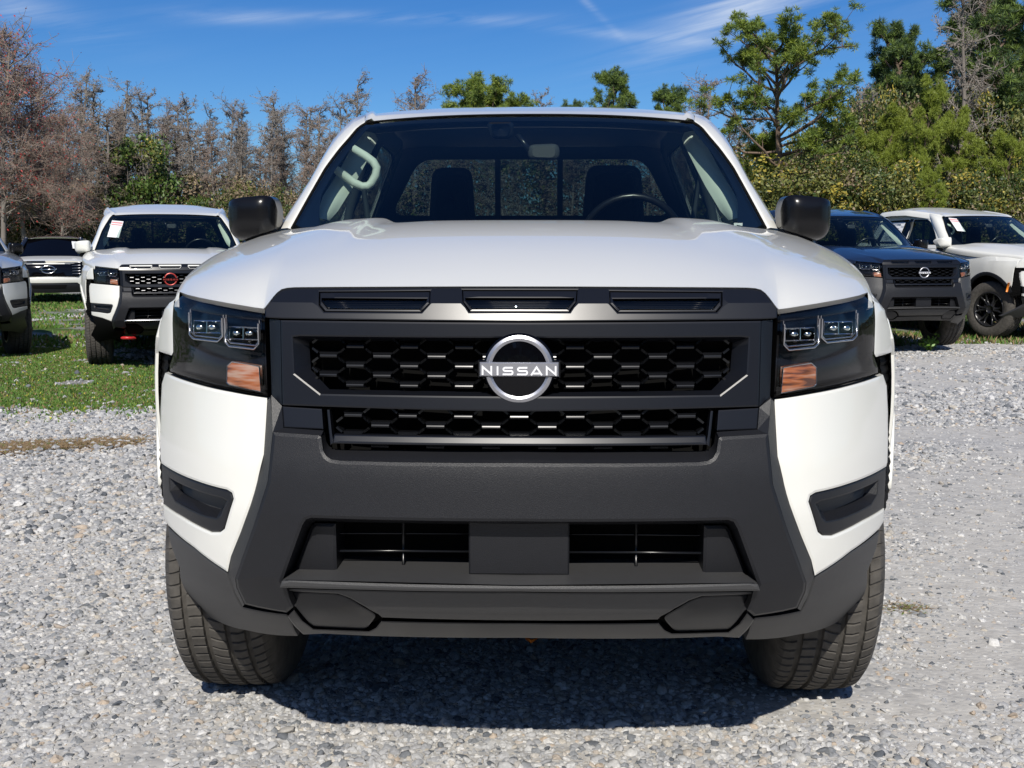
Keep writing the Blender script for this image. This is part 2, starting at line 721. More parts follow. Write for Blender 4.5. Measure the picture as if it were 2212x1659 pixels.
# ---- grille surround (brow) with three marker lamps
brow = full([(HW, 617), (866, 618), (640, 620), (622, 621), (608, 624), (598, 632), (572, 664), (573, 685), (580, 686.5), (607, 688), (HW, 694.5)])
mk_l = xz([(689, 630), (930, 628), (929, 655), (911, 675), (699, 674), (688, 660)])
mk_m = full([(HW, 626), (998, 626), (999, 652), (1013, 674.5), (HW, 674.5)])
mk_r = [(-x, z) for x, z in mk_l]


def shrink(poly, d):
    cx = sum(p[0] for p in poly) / len(poly)
    cz = sum(p[1] for p in poly) / len(poly)
    w = max(p[0] for p in poly) - min(p[0] for p in poly)
    h = max(p[1] for p in poly) - min(p[1] for p in poly)
    return [(cx + (p[0] - cx) * (1 - 2 * d / w), cz + (p[1] - cz) * (1 - 2 * d / h)) for p in poly]


surround = panel('grille_surround', brow, 0.0, M['satin'], truck, [mk_l, mk_m, mk_r], t=.02, r=.0022, step=.022, creases=(1.086,))
for hl in (mk_l, mk_m, mk_r):
    o_ = shrink(hl, .0022)
    hx = [p[0] for p in hl]
    hz = [p[1] for p in hl]
    cx, cz, w, h = (min(hx) + max(hx)) / 2, (min(hz) + max(hz)) / 2, max(hx) - min(hx), max(hz) - min(hz)
    i_ = [(cx - w * .47, cz + h * .14), (cx + w * .47, cz + h * .14), (cx + w * .465, cz - h * .02), (cx + w * .405, cz - h * .38),
          (cx - w * .405, cz - h * .38), (cx - w * .465, cz - h * .02)]
    lm = mk('marker_lamp', *sheet(o_, fs(.003), [i_], .02, .002, .03), M['satin'], truck)
    bk = [(cx - w * .49, cz + h * .2), (cx + w * .49, cz + h * .2), (cx + w * .49, cz - h * .42), (cx - w * .49, cz - h * .42)]
    mk('lamp_housing', *sheet(bk, fs(.032), (), .01, 0, .04), M['housing'], lm)
    fins = []
    for k in range(6):
        zz = cz + h * (.10 - .085 * k)
        ww = w * (.46 if k < 3 else .46 - .02 * (k - 2))
        fins.append(tube([(cx + ww * s_, F0(cx + ww * s_, zz) + .018, zz) for s_ in (-1, -.5, 0, .5, 1)], .0011, 4))
    mk('lamp_fin', *join(fins), M['mesh'], lm)
    mk('lens', *sheet(shrink(i_, .001), fs(.009), (), .002, .001, .05), M['marker_lens'], lm)

# ---- main grille panel, recess and honeycomb
R1h = [(HW, 730), (648, 726), (632, 728), (636, 807), (692, 851), (HW, 857)]
R2h = [(HW, 738), (676, 736), (668, 739), (672, 799), (712, 841), (HW, 848)]
gpan = full([(HW, 697.5), (606, 692), (610, 875), (HW, 889)])
grille = mk('grille', *sheet(gpan, fs(0.0), [full(R1h)], .03, .003, .035), M['satin'], truck)
facet = [P(582, 689.5, .014), P(605.5, 692, .002), P(609, 875, .002), P(587, 853, .014)]
fv, ff = loft(facet, [(p[0], p[1] + .02, p[2]) for p in facet])
two('grille_edge', (fv, ff + [(0, 3, 2, 1)]), M['satin'], grille, False)


def ring_full(h, off):
    a = [P(u, v, off) for u, v in h]
    a[0].x = a[-1].x = 0
    return a + [Vector((-p.x, p.y, p.z)) for p in reversed(a[1:-1])]


def subdiv_ring(a, k):
    out = []
    n = len(a)
    for i in range(n):
        for j in range(k):
            out.append(a[i].lerp(a[(i + 1) % n], j / k))
    return out


ra, rb = subdiv_ring(ring_full(R1h, .003), 5), subdiv_ring(ring_full(R2h, .038), 5)
mk('grille_recess', *loft(ra, rb), M['satin'], grille)
# dark chamber behind the grilles, plus an unseen panel added to stop light leaks
mk('chamber_light_block', *join([box(0, .19, .92, .98, .10, .34), box(0, .20, .60, .9, .06, .22), box(0, .36, .77, 1.38, .03, .58)]), M['void'], truck, False)
XP, BW, BH, ZP = .0548, .0430, .0128, .0385
bar_me = None
zc_up = P(HW, 792, .035).z
zc_lo = P(HW, 922, .015).z
cross = []


def bar_mesh():
    v, f = [], []
    hw, hh = BW / 2, BH / 2
    ys = [(.010, -hh), (.001, -hh * .6), (0, -hh * .1), (.0009, hh * .24), (.008, hh), (.030, hh), (.030, -hh)]
    for sx in (-1, 1):
        for k, (y, z) in enumerate(ys):
            ins = .004 if k in (1, 2, 3) else 0
            v.append((sx * (hw - ins), y, z))
    n = len(ys)
    for k in range(n):
        l = (k + 1) % n
        f.append((k, l, n + l, n + k))
    f.append(tuple(reversed(range(n))))
    f.append(tuple(range(n, 2 * n)))
    me = bpy.data.meshes.new('grille_bar')
    me.from_pydata(v, [], f)
    me.materials.append(M['mesh'])
    me.update()
    return me


bar_me = bar_mesh()


def put_bar(x, z, off, sx=1.0):
    o = link('grille_bar', bar_me, grille)
    o.location = (x, F0(x, z) + off, z)
    o.rotation_euler = (0, 0, atan2(F0(x + .01, z) - F0(x - .01, z), .02))
    o.scale = (sx, 1, 1)


lk = []


def add_link(x, z, x2, z2, off):
    a = Vector((x, F0(x, z) + off + .001, z))
    b2 = Vector((x2, F0(x2, z2) + off + .001, z2))
    d = (b2 - a).normalized()
    n = Vector((-d.z, 0, d.x)) * .0022
    v = [a + n, b2 + n, b2 - n, a - n]
    v2 = [p + Vector((0, .026, 0)) for p in v]
    q = v + v2
    lk.append((q, [(0, 1, 2, 3), (0, 4, 5, 1), (1, 5, 6, 2), (2, 6, 7, 3), (3, 7, 4, 0)]))


def honeycomb(zc, ncol, rows_even, rows_odd, off, zlo, zhi, xmax):
    pos = {}
    for c in range(-ncol, ncol + 1):
        rows = rows_even if c % 2 == 0 else rows_odd
        for r_ in rows:
            pos[(c, r_)] = zc + r_ * ZP
    for (c, r_), z in pos.items():
        x = c * XP
        if abs(x) > xmax:
            continue
        if not (abs(x) < .075 and off > .02 and abs(z - zc) < .07 and c == 0):
            put_bar(x, z, off)
        for s in (-1, 1):
            for h in (-.5, .5):
                z2 = z + h * ZP
                if z2 > zhi + .01 or z2 < zlo - .01:
                    continue
                x1 = x + s * BW / 2
                x2 = x + s * (XP - BW / 2)
                zz1 = z + (BH / 2 if h > 0 else -BH / 2) * .8
                zz2 = z2 - (BH / 2 if h > 0 else -BH / 2) * .8
                if abs(x2) < xmax + .04:
                    add_link(x1, zz1, x2, zz2, off)


honeycomb(zc_up, 7, (-1, 0, 1), (-.5, .5, 1.5), .030, zc_up - 1.2 * ZP, zc_up + 1.3 * ZP, .40)
honeycomb(zc_lo, 7, (-.5, .5), (0, 1.0, -1), .012, zc_lo - .6 * ZP, zc_lo + .6 * ZP, .372)
tag(mk('grille_mesh', *join(lk), M['mesh'], grille, False), kind='stuff')
# lower grille frame
for sgn in (1,):
    two('grille_block', sheet(xz([(609, 879), (694, 884.5), (697, 928), (612, 924)]), fs(.004), (), .03, .002, .04), M['satin'], grille)
    two('grille_frame', sheet(xz([(706, 886), (711, 886), (716, 936), (720, 957), (713, 962)]), fs(.002), (), .03, .0015, .04), M['satin'], grille)
zs_ = P(HW, 962, 0).z
mk('grille_sill', *sheet(full([(HW, 944), (722, 939), (719, 957), (HW, 962)]), lambda x, z, d: (x, F0(x, z) + .36 * max(0, z - zs_ - .004) - .004 + d, z), (), .02, .002, .03, True, (zs_ + .004,)), M['satin'], grille)

# ---- badge
emb = mk('badge', *loft([], [], True) if False else tube([(0, 0, 0), (0, .03, 0)], 1, 4), M['gloss_black'], truck)
ec = P(HW, 796.5, -.004)
ppm = (ec - _o).length / FPX * .985      # metres per photo pixel at the badge
yb = F0(0, ec.z) - .006


def disc(rad, y0, y1, n=48, cham=.003):
    V = [(0, y0 - .006, ec.z)]
    F = []
    for rr, yy in ((rad * .2, y0 - .0057), (rad * .4, y0 - .005), (rad * .6, y0 - .0035), (rad * .76, y0 - .0015), (rad * .8, y0), (rad - cham, y0), (rad, y0 + cham), (rad, y1)):
        for k in range(n):
            a = 2 * pi * k / n
            V.append((rr * cos(a), yy, ec.z + rr * sin(a)))
    for k in range(n):
        l = (k + 1) % n
        F.append((0, 1 + l, 1 + k))
        for q in range(7):
            F.append((1 + q * n + k, 1 + q * n + l, 1 + (q + 1) * n + l, 1 + (q + 1) * n + k))
    return V, F


me = bpy.data.meshes.new('badge')
v, f = disc(79 * ppm, yb, yb + .03)
bb = box(0, yb + .016, ec.z - 1 * ppm, 180 * ppm, .028, 40 * ppm, .004)
v, f = join([(v, f), bb])
me.from_pydata([tuple(p) for p in v], [], f)
me.materials.append(M['gloss_black'])
me.update()
emb.data = me


def arc_section(r0, r1, y, a0, a1, n=40):
    """raised arc with a bevelled inner side"""
    prof = [(r0, y + .004), (r0, y - .0035), (r0 + .0042, y - .0055), (r0 + .0058, y - .0058), (r1 - .0005, y - .0034), (r1, y + .004)]
    V, F = [], []
    for k in range(n + 1):
        a = a0 + (a1 - a0) * k / n
        for rr, yy in prof:
            V.append((rr * cos(a), yy, ec.z + rr * sin(a)))
    m_ = len(prof)
    for k in range(n):
        for q in range(m_ - 1):
            F.append((k * m_ + q, (k + 1) * m_ + q, (k + 1) * m_ + q + 1, k * m_ + q + 1))
    F.append(tuple(range(m_)))
    F.append(tuple(reversed(range(n * m_, (n + 1) * m_))))
    return V, F


a0 = math.asin(16.5 / 74)
mk('badge_ring', *arc_section(61 * ppm, 74.5 * ppm, yb, a0, pi - a0), M['emblem'], emb, False)
mk('badge_ring', *arc_section(61 * ppm, 74.5 * ppm, yb, pi + a0 + .02, 2 * pi - a0 - .02), M['emblem'], emb, False)
mk('badge_bar', *box(0, yb - .004, ec.z - .3 * ppm, 172 * ppm, .014, 31 * ppm, .0018), M['emblem'], emb, False)
KX = .1111 * ppm
letters = []
for st in letter_strokes():
    letters.append(stroke_mesh(st, 33, yb - .0125, yb - .010,
                               lambda x, y, yy: ((x - 1041) * KX, yy, ec.z - (y - 828) * KX)))
mk('badge_lettering', *join(letters), M['letter'], emb, False)

# ---- bumper
A_h = [(HW, 1001), (866, 999.5), (735, 996), (715, 993), (704, 986), (697, 973), (693, 945), (688, 941), (589, 934), (586, 963), (578, 1041),
       (562, 1092), (545, 1145), (524, 1203), (508, 1250), (511, 1270), (528, 1306), (619, 1324), (633, 1312), (625, 1295),
       (618, 1270), (609, 1256), (652, 1136), (660, 1123), (672, 1119), (HW, 1127)]
bumper = mk('front_bumper', *sheet(full(A_h, -.018), fs(-.018), (), .03, .006, .035), M['plastic'], truck)
oc = [(577, 866), (573, 923), (569, 982), (557, 1031), (535, 1107), (519, 1151), (498, 1203), (493, 1237), (508, 1281), (524, 1310)]
ic = [(584, 857), (589, 934), (586, 963), (578, 1041), (562, 1092), (545, 1145), (524, 1203), (508, 1250), (511, 1270), (528, 1306)]
ia = [.0, -.014] + [-.014] * 8
vo_ = [P(u, v, .016) for u, v in oc]
vi_ = [P(u, v, ia[k]) for k, (u, v) in enumerate(ic)]
two('bumper_flank', loft(vo_, vi_, False), M['plastic'], bumper)
led = loft([P(586, 853, .006), P(609, 877, .006), P(612, 924, .004), P(699, 930, .006)], [P(584, 857, .0), P(587, 895, -.006), P(589, 934, -.014), P(693, 942, -.012)], False)
two('bumper_ledge', led, M['plastic'], bumper, False)
la = [P(u, v, -.014) for u, v in [(693, 945), (697, 973), (704, 986), (715, 993), (735, 996), (866, 999.5), (HW, 1001)]]
lb = [P(u, v, .022) for u, v in [(701, 930), (705, 954), (711, 964), (720, 969), (738, 971), (866, 972), (HW, 973)]]
la[-1].x = lb[-1].x = 0
two('bumper_lip', loft(la, lb, False), M['plastic'], bumper)
# intake recess
ra = ring_full([(HW, 1127), (672, 1119), (660, 1123), (652, 1136), (609, 1256), (HW, 1266)], -.014)
rb = ring_full([(HW, 1134), (686, 1127), (677, 1131), (669, 1142), (628, 1254), (HW, 1258)], .05)
nh = 5
two('intake_wall', loft(ra[:nh], rb[:nh], False), M['plastic'], bumper, False)
two('intake_cheek', sheet(rnd_corners(xz([(626, 1247), (664, 1148), (672, 1140), (718, 1141), (721, 1249)]), .02, 3, (0, 3, 4)), fs(.035), (), .10, .006, .04), M['plastic'], bumper)
mk('intake_block', *box(0, F0(0, .6) + .09, (P(HW, 1127, .03).z + P(HW, 1238, .03).z) / 2, .198, .12, P(HW, 1120, .03).z - P(HW, 1238, .03).z, .003), M['plastic'], bumper, False)
fl, bl = [], []
for k in range(9):
    u = 614 + (HW - 614) * k / 8
    p = P(u, 1252 + 12 * k / 8, -.035)
    fl.append(p)
    bl.append(Vector((p.x * .93, F0(p.x * .93, .55) + .13, p.z + .004)))
fl[-1].x = bl[-1].x = 0
two('intake_shelf', loft(fl, bl, False), M['plastic_grey_lit'], bumper, False)
for v_, rr, oo in ((1153, .0022, .09), (1191, .0028, .075)):
    for s in (1,):
        pts = [P(u, v_ + (0 if u > 900 else -1), oo) for u in (722, 870, 1014)]
        two('intake_slat', tube(pts, rr, 6), M['mesh'], bumper)
two('intake_post', tube([P(871.5, 1110, .085), P(871.5, 1165, .085), P(871.5, 1219, .08)], .0036, 6), M['mesh'], bumper)
# shelf edge
lip = [(HW, 1266), (760, 1259), (625, 1252), (608, 1257), (604, 1270), (640, 1271), (760, 1274), (HW, 1278.5)]
mk('shelf_edge', *sheet(full(lip, -.034), fs(-.034), (), .05, .005, .04), M['plastic_grey_lit'], bumper)
# skid, pods, lower strip, corners
sk = [(HW, 1280), (760, 1275.5), (614, 1272), (624, 1277), (730, 1283), (756, 1292.5), (789, 1312), (816, 1330), (823, 1339), (HW, 1345)]
mk('bumper_apron', *sheet(full(sk, -.004), lambda x, z, d: (x, F0(x, z) - .004 + d + 4.5 * max(0, .50 - z) ** 2, z), (), .02, .003, .015), M['plastic_grey_lit'], bumper)
two('tow_cover', sheet(rnd_corners(xz([(624, 1278), (730, 1284), (756, 1294), (789, 1314), (814, 1329), (793, 1356), (783, 1361), (676, 1355), (655, 1333), (631, 1303)], .02), .012, 3), fs(.02), (), .01, .003, .03), M['satin'], bumper)
st_ = [(HW, 1346.5), (824, 1342), (812, 1357), (797, 1364), (676, 1359), (652, 1341), (635, 1318), (621, 1332), (636, 1353), (655, 1371), (700, 1369), (800, 1374), (HW, 1378)]
mk('lower_strip', *sheet(full(st_, .012), fs(.012), (), .06, .003, .03), M['satin'], bumper)
two('bumper_corner', sheet(xz([(362, 1139), (419, 1184), (482, 1231), (493, 1239), (507, 1281), (524, 1312), (619, 1328), (626, 1334), (640, 1379), (531, 1368), (471, 1355), (427, 1329), (403, 1292), (388, 1227), (368, 1175)], .02), lambda x, z, d: (x, F0(x, z) + .02 + d + .45 * max(0, .40 - z - 0.05 * abs(x)), z), (), .06, .004, .03), M['plastic_grey_lit'], bumper)
# white wings with lamp pockets
wing = xz([(356, 806), (349, 829), (346, 884), (346, 992), (348, 1001), (421, 1038), (490, 1058), (501, 1065), (504.5, 1078), (485, 1143), (475, 1151), (456, 1151), (393, 1118),
           (352, 1091), (354, 1120), (362, 1134), (419, 1183), (482, 1230), (491, 1236), (498, 1203), (519, 1151), (535, 1107), (551, 1062), (557, 1031), (569, 982), (573, 923), (576.5, 866), (576, 860.5), (500, 848), (421, 830)], .012)


def wing_s(x, z, d):
    # the top shoulder of the wing leans back
    return (x, F0(x, z) + .012 + d + .22 * max(0, z - .915) - .05 * max(0, .52 - z), z)


wings = two('bumper_wing', sheet(wing, wing_s, (), .03, .005, .025), M['paint'], truck)
pocket = xz([(349, 1003), (421, 1040), (490, 1060), (499, 1066), (502.5, 1078), (483.5, 1141), (474, 1149), (456, 1149), (394, 1116), (353, 1089)], .016)
cav = xz([(364, 1032), (480, 1077), (489, 1083), (476, 1114), (467, 1120), (440, 1114), (378, 1083), (366, 1062)], .016)
cavb = xz([(380, 1044), (476, 1080), (480, 1084), (471, 1106), (464, 1110), (440, 1103), (384, 1074), (380, 1066)], .016)
for w_, fl_ in zip(wings, (False, True)):
    vf = sheet(pocket, fs(.018), [cav], .02, .003, .03)
    v2 = loft([(x, F0(x, z) + .021, z) for x, z in cav], [(x, F0(x, z) + .06, z) for x, z in cavb])
    v3 = sheet(cavb, fs(.0598), (), .002, 0, .03)
    if fl_:
        vf, v2, v3 = flip(vf), flip(v2), flip(v3)
    pk = mk('lamp_pocket', *vf, M['plastic'], w_)
    mk('pocket_wall', *v2, M['plastic'], w_, False)
    mk('pocket_cover', *v3, M['plastic_grey_lit'], w_)

# ---- headlights
hl_o = [(388, 633), (420, 643), (480, 654.5), (569, 669), (575, 857), (500, 844), (420, 825), (361, 805), (362, 790), (371, 765), (370, 700), (373, 652)]
hl_lens = [(392, 639), (420, 647), (480, 659), (566, 673), (571.5, 852), (500, 839), (420, 820), (364, 802), (365, 790), (374, 765), (373.5, 700), (376, 655)]


def lens_s(x, z, d):
    top = max(0.0, z - 1.022)
    return (x, plan(x) + .040 + d + .04 * (z - .95) + 6.0 * top * top, z)


def cell(u0, v0, u1, v1, off, sk_):
    return [P(u0, v0, off), P(u1, v0 + sk_, off), P(u1, v1 + sk_, off), P(u0, v1, off)]


def gen_headlight(fl_):
    g = flip if fl_ else (lambda a: a)
    hs = xz(hl_o)
    root = mk('headlight', *g(sheet(hs, fs(.075), (), .03, .0, .03)), M['housing'], truck)
    mk('bezel', *g(loft([(x, F0(x, z) + .012, z) for x, z in resample(hs, .03)], [(x, F0(x, z) + .076, z) for x, z in resample(hs, .03)])), M['void'], root, False)
    # glossy frame visible round the rim
    inner = shrink(xz(hl_lens), .012)
    mk('lens', *g(sheet(xz(hl_lens), lens_s, (), .004, .008, .02)), M['lens'], root)
    # inner stepped bezel
    mk('inner_bezel', *g(sheet(shrink(hs, .004), fs(.05), [rnd_corners(shrink(xz([(395, 668), (566, 694), (569, 775), (500, 792), (440, 775), (378, 740)]), .003), .008)], .02, .003, .03)), M['housing'], root)
    for (uo, ul, ur, vt, vb, cells) in (((409), 409, 481, 681, 735, (419, 693, 477, 719, 1)), ((486), 486, 559, 693, 751, (496, 706, 557, 732, 3))):
        pts = [P(ul, vt - 6, .03), P(ul + 1, vb - 12, .03), P(ul + 10, vb - 3, .03), P(ur - 10, vb + 3, .03), P(ur, vb - 8, .03), P(ur - 1, vt + 6, .03)]
        mod = mk('light_module', *g(tube(pts, .0027, 6)), M['chrome'], root)
        pts2 = [p + Vector((0, .012, .006)) for p in pts]
        mk('module_trim', *g(tube(pts2, .0022, 6)), M['chrome'], mod)
        u0, v0, u1, v1, skw = cells
        c4 = cell(u0, v0, u1, v1, .04, skw)
        mk('cell_frame', *g(tube(c4, .0018, 4, True)), M['chrome'], mod, False)
        um = (u0 + u1) / 2
        mk('cell_divider', *g(tube([P(um, v0 + 1, .04), P(um, v1 + 1, .04)], .0022, 4)), M['chrome'], mod, False)
        bx = [P(u0, v0, .065), P(u1, v0 + skw, .065), P(u1, v1 + skw, .065), P(u0, v1, .065)]
        mk('cell_tray', *g((c4 + bx, [(0, 1, 5, 4), (1, 2, 6, 5), (2, 3, 7, 6), (3, 0, 4, 7), (4, 5, 6, 7)])), M['housing'], mod, False)
        for q in (.27, .74):
            cc = P(u0 + (u1 - u0) * q, (v0 + v1) / 2 + 1, .056)
            V, F = [], []
            for i in range(6):
                for k in range(12):
                    th, ph = i / 5 * pi / 2, 2 * pi * k / 12
                    V.append((cc.x + .0115 * sin(th) * cos(ph), cc.y - .009 * cos(th), cc.z + .0085 * sin(th) * sin(ph)))
            for i in range(5):
                for k in range(12):
                    l = (k + 1) % 12
                    F.append((i * 12 + k, (i + 1) * 12 + k, (i + 1) * 12 + l, i * 12 + l))
            mk('projector', *g((V, F)), M['reflector'], mod)
    am = xz([(492.5, 790), (503, 781), (561, 791), (565, 845), (498, 831), (492, 826)], .02)
    mk('turn_signal', *g(sheet(am, fs(.014), (), .02, .004, .03)), M['amber'], root)
    mk('turn_signal_rim', *g(tube([(x, F0(x, z) + .015, z) for x, z in am], .0016, 5, True)), M['chrome'], root, False)
    return root


gen_headlight(False)
gen_headlight(True)

# ---- hood
fe = [(HW, 618.5), (1000, 618.5), (860, 619), (740, 619.5), (660, 620), (636, 620.3), (620, 621.5), (608, 624.5), (598, 632), (590, 641), (580, 654), (573, 663), (569, 666.5),
      (550, 664), (520, 659), (490, 654), (460, 648.5), (430, 642.5), (405, 636.5), (388, 630)]
fe_ = []
for (ua, va), (ub, vb) in zip(fe, fe[1:]):
    k_ = max(1, int(math.hypot(ub - ua, vb - va) / 11))
    fe_ += [(ua + (ub - ua) * i / k_, va + (vb - va) * i / k_) for i in range(k_)]
fe = fe_ + [fe[-1]]
fe3 = [P(u, v, -.004) for u, v in fe]
fe3[0].x = 0
# the lip over the headlight runs level in depth
oc = [(388, 630, fe3[-1].y), (391, 618, .40), (400, 601, .52), (412, 588, .70), (430, 573, .90), (460, 553, 1.15), (500, 534, 1.42), (555, 513, 1.70), (597, 499, 1.90)]
oc3 = [PD(*q) for q in oc]
oc3[0] = fe3[-1].copy()
NT = 44
outer = []
ocy = [p.y for p in oc3]
for i in range(NT + 1):
    t = i / NT
    tt = t ** 1.6
    y = ocy[0] + (ocy[-1] - ocy[0]) * tt
    outer.append(Vector((interp(y, ocy, [p.x for p in oc3]), y, interp(y, ocy, [p.z for p in oc3]))))
# smooth the outer rail
for _ in range(4):
    outer = [outer[0]] + [(outer[i - 1] + outer[i] * 2 + outer[i + 1]) / 4 for i in range(1, NT)] + [outer[-1]]
rear_c = PD(1138, 477, 1.42)
fc = fe3[0]
cols = fe3
xs0 = [p.x for p in cols]
rows = []
for i in range(NT + 1):
    t = i / NT
    tt = t ** 1.6
    yc = fc.y + (rear_c.y - fc.y) * tt
    q = (yc - fc.y) / (rear_c.y - fc.y)
    zc = fc.z + (rear_c.z + .0 - fc.z) * (1 - (1 - q) ** 2.3)
    o3 = outer[i]
    row = []
    for j, c0 in enumerate(cols):
        s = c0.x / xs0[-1]
        w = s ** 3.2
        x = s * o3.x
        y = yc + (o3.y - yc) * s * s
        z = zc * (1 - w) + o3.z * w
        # correction that reproduces the front edge and fades back
        x0, y0_, z0 = s * outer[0].x, fc.y + (outer[0].y - fc.y) * s * s, fc.z * (1 - w) + outer[0].z * w
        k = max(0, 1 - q / .45) ** 2.0
        kz = max(0, 1 - q / .30) ** 2.4
        x += (c0.x - x0) * k
        y += (c0.y - y0_) * max(0, 1 - q) ** 2
        z += (c0.z - z0) * kz
        # power bulges beside a slightly sunken centre, opening towards the windshield
        ax = abs(x)
        g_ = smooth01((q - .22) / .6)
        z += .015 * g_ * smooth01((ax - .415) / .05) * (1 - smooth01((ax - .54) / .16))
        z -= .003 * smooth01((q - .62) / .3) * math.exp(-((ax - .37) / .06) ** 2)
        row.append(Vector((x, y, z)))
    rows.append(row)
    b_ = rows[-1][-1]
    row.append(b_ + Vector((-.010 * (1 if i else .3), .004, -.012)))
    row.append(b_ + Vector((-.016 * (1 if i else .3), .010, -.034)))
    row.append(b_ + Vector((-.010, .015, -.075)) if i > 6 else b_ + Vector((-.012 * .3, .02, -.040)))
hood_half = grid(rows)
# lip under the front edge
fr = rows[0][:len(cols)]
back = [p + Vector((0, .03, -.012)) for p in fr]
lipm = loft(fr, back, False)
hv = join([hood_half, lipm])
me_all = join([hv, flip(hv)])


def weld(o, d=.0004):
    import bmesh
    bm = bmesh.new()
    bm.from_mesh(o.data)
    bmesh.ops.remove_doubles(bm, verts=bm.verts, dist=d)
    bmesh.ops.recalc_face_normals(bm, faces=bm.faces)
    bm.to_mesh(o.data)
    bm.free()
    o.data.shade_smooth()


hood = mk('hood', *me_all, M['paint'], truck)
weld(hood)
hood.data.set_sharp_from_angle(angle=radians(50))

# ---- windshield, pillars, roof
bc = [PD(1138, 478, 1.42)]
side_px = [(633, 494, 1.78), (670, 427, 1.90), (706, 364, 2.03), (735, 325, 2.11), (757, 300, 2.17), (776, 277, 2.23), (792, 267, 2.27)]
E = [PD(*q) for q in side_px]
topc = PD(1138, 250, 2.18)
NG = 14


def poly_at(pts, t):
    L_ = [0]
    for a, b2 in zip(pts, pts[1:]):
        L_.append(L_[-1] + (b2 - a).length)
    s = t * L_[-1]
    for i in range(len(pts) - 1):
        if s <= L_[i + 1] + 1e-9:
            return pts[i].lerp(pts[i + 1], (s - L_[i]) / max(1e-9, L_[i + 1] - L_[i]))
    return pts[-1].copy()


def ws(s, t, inset=0.0):
    """windshield surface, s 0..1 centre to edge, t 0..1 bottom to top"""
    e_ = poly_at(E, t)
    c_ = bc[0].lerp(topc, t) + Vector((0, -.012 * sin(pi * t), .010 * sin(pi * t)))
    c_.x = 0
    top_round = 0
    return Vector((e_.x * s, c_.y + (e_.y - c_.y) * s ** 2.2, c_.z + (e_.z - c_.z) * s ** 2.6))


def ws_grid(s0, s1, t0, t1, n, m_, dy):
    rows_ = []
    for i in range(m_ + 1):
        t = t0 + (t1 - t0) * i / m_
        rows_.append([ws(s0 + (s1 - s0) * j / n, t) + Vector((0, dy, -dy * .8)) for j in range(n + 1)])
    return grid(rows_)


wsr = []
for i in range(NG * 2 + 1):
    t = i / (NG * 2)
    wsr.append([ws(j / NG, t) for j in range(NG + 1)])
full_rows = [[Vector((-p.x, p.y, p.z)) for p in reversed(r_[1:])] + r_ for r_ in wsr]
wshield = mk('windshield', *grid(full_rows), M['wglass'], truck)
# black ceramic border under the glass
fp = []
for (s0, s1, t0, t1, n, m_) in ((0, 1, -.0, .018, 24, 1), (0, 1, .955, 1, 24, 1), (.952, 1, .018, .955, 2, 20)):
    fp.append(ws_grid(s0, s1, t0, t1, n, m_, .006))
# wider triangle at the lower corner
rows_ = []
for i in range(9):
    t = .018 + .30 * i / 8
    wd = .085 * (1 - i / 8) ** 1.3
    rows_.append([ws(.955 - wd + wd * j / 3, t) + Vector((0, .0065, -.005)) for j in range(4)])
fp.append(grid(rows_))
fj = join(fp)
mk('glass_border', *join([fj, flip(fj)]), M['frit'], wshield, False)
# seal line round the glass
seal = [ws(1.006, k / 20) + Vector((0, .004, .001)) for k in range(21)]
topseal = [ws(1 - k / 12, 1.0) + Vector((0, .003, .004)) for k in range(13)]
sj = tube(seal, .006, 6)
mk('windshield_seal', *join([sj, flip(sj), tube([Vector((-p.x, p.y, p.z)) for p in reversed(topseal)][::-1][::-1], .004, 5), tube(topseal, .004, 5)]), M['void'], wshield)
st_a, st_b = PD(1590, 481, 1.66), PD(1606, 489, 1.70)
mk('windshield_sticker', [(st_a.x, 1.70, st_b.z + .002), (st_b.x, 1.72, st_b.z), (st_b.x, 1.72, st_a.z), (st_a.x, 1.70, st_a.z)], [(0, 1, 2, 3)], M['paper'], wshield, False)
# A-pillar outside
PO = [PD(*q) for q in [(596, 500, 1.86), (609, 481, 1.93), (640, 434, 2.00), (670, 388, 2.10), (697, 339, 2.20), (719, 303, 2.28), (738, 280, 2.34), (753, 265, 2.40), (770, 253, 2.46), (795, 246, 2.54)]]
PI_ = [ws(1.012, k / 9) for k in range(10)]
mid = []
for k in range(10):
    a, b2 = PI_[k], PO[k]
    m_ = a.lerp(b2, .52)
    n_ = Vector((-.55 * 1, -.5, .55))
    mid.append(m_ + n_ * .010)
mid2 = [PI_[k].lerp(mid[k], .35) + Vector((0, -.002, .003)) for k in range(10)]
deep = [p + Vector((.03, .10, .0)) for p in PO]
inn = [p + Vector((.004, .02, -.012)) for p in PI_]
v_, f_ = grid([inn, PI_, mid2, mid, PO, deep])
pil = two('windshield_pillar', (v_, f_), M['paint'], truck)
for p_ in pil:
    weld(p_, 1e-5)
# cowl behind the hood
cw = [Vector((p.x, p.y - .0, p.z - .01)) for p in [ws(j / 10, 0.0) for j in range(11)]]
cwf = [Vector((p.x, p.y - .16, p.z - .035)) for p in cw]
cj = loft(cw, cwf, False)
mk('cowl', *join([cj, flip(cj)]), M['frit'], truck)
# roof
def roof_top(u, v, y):
    return PD(u, v, y)


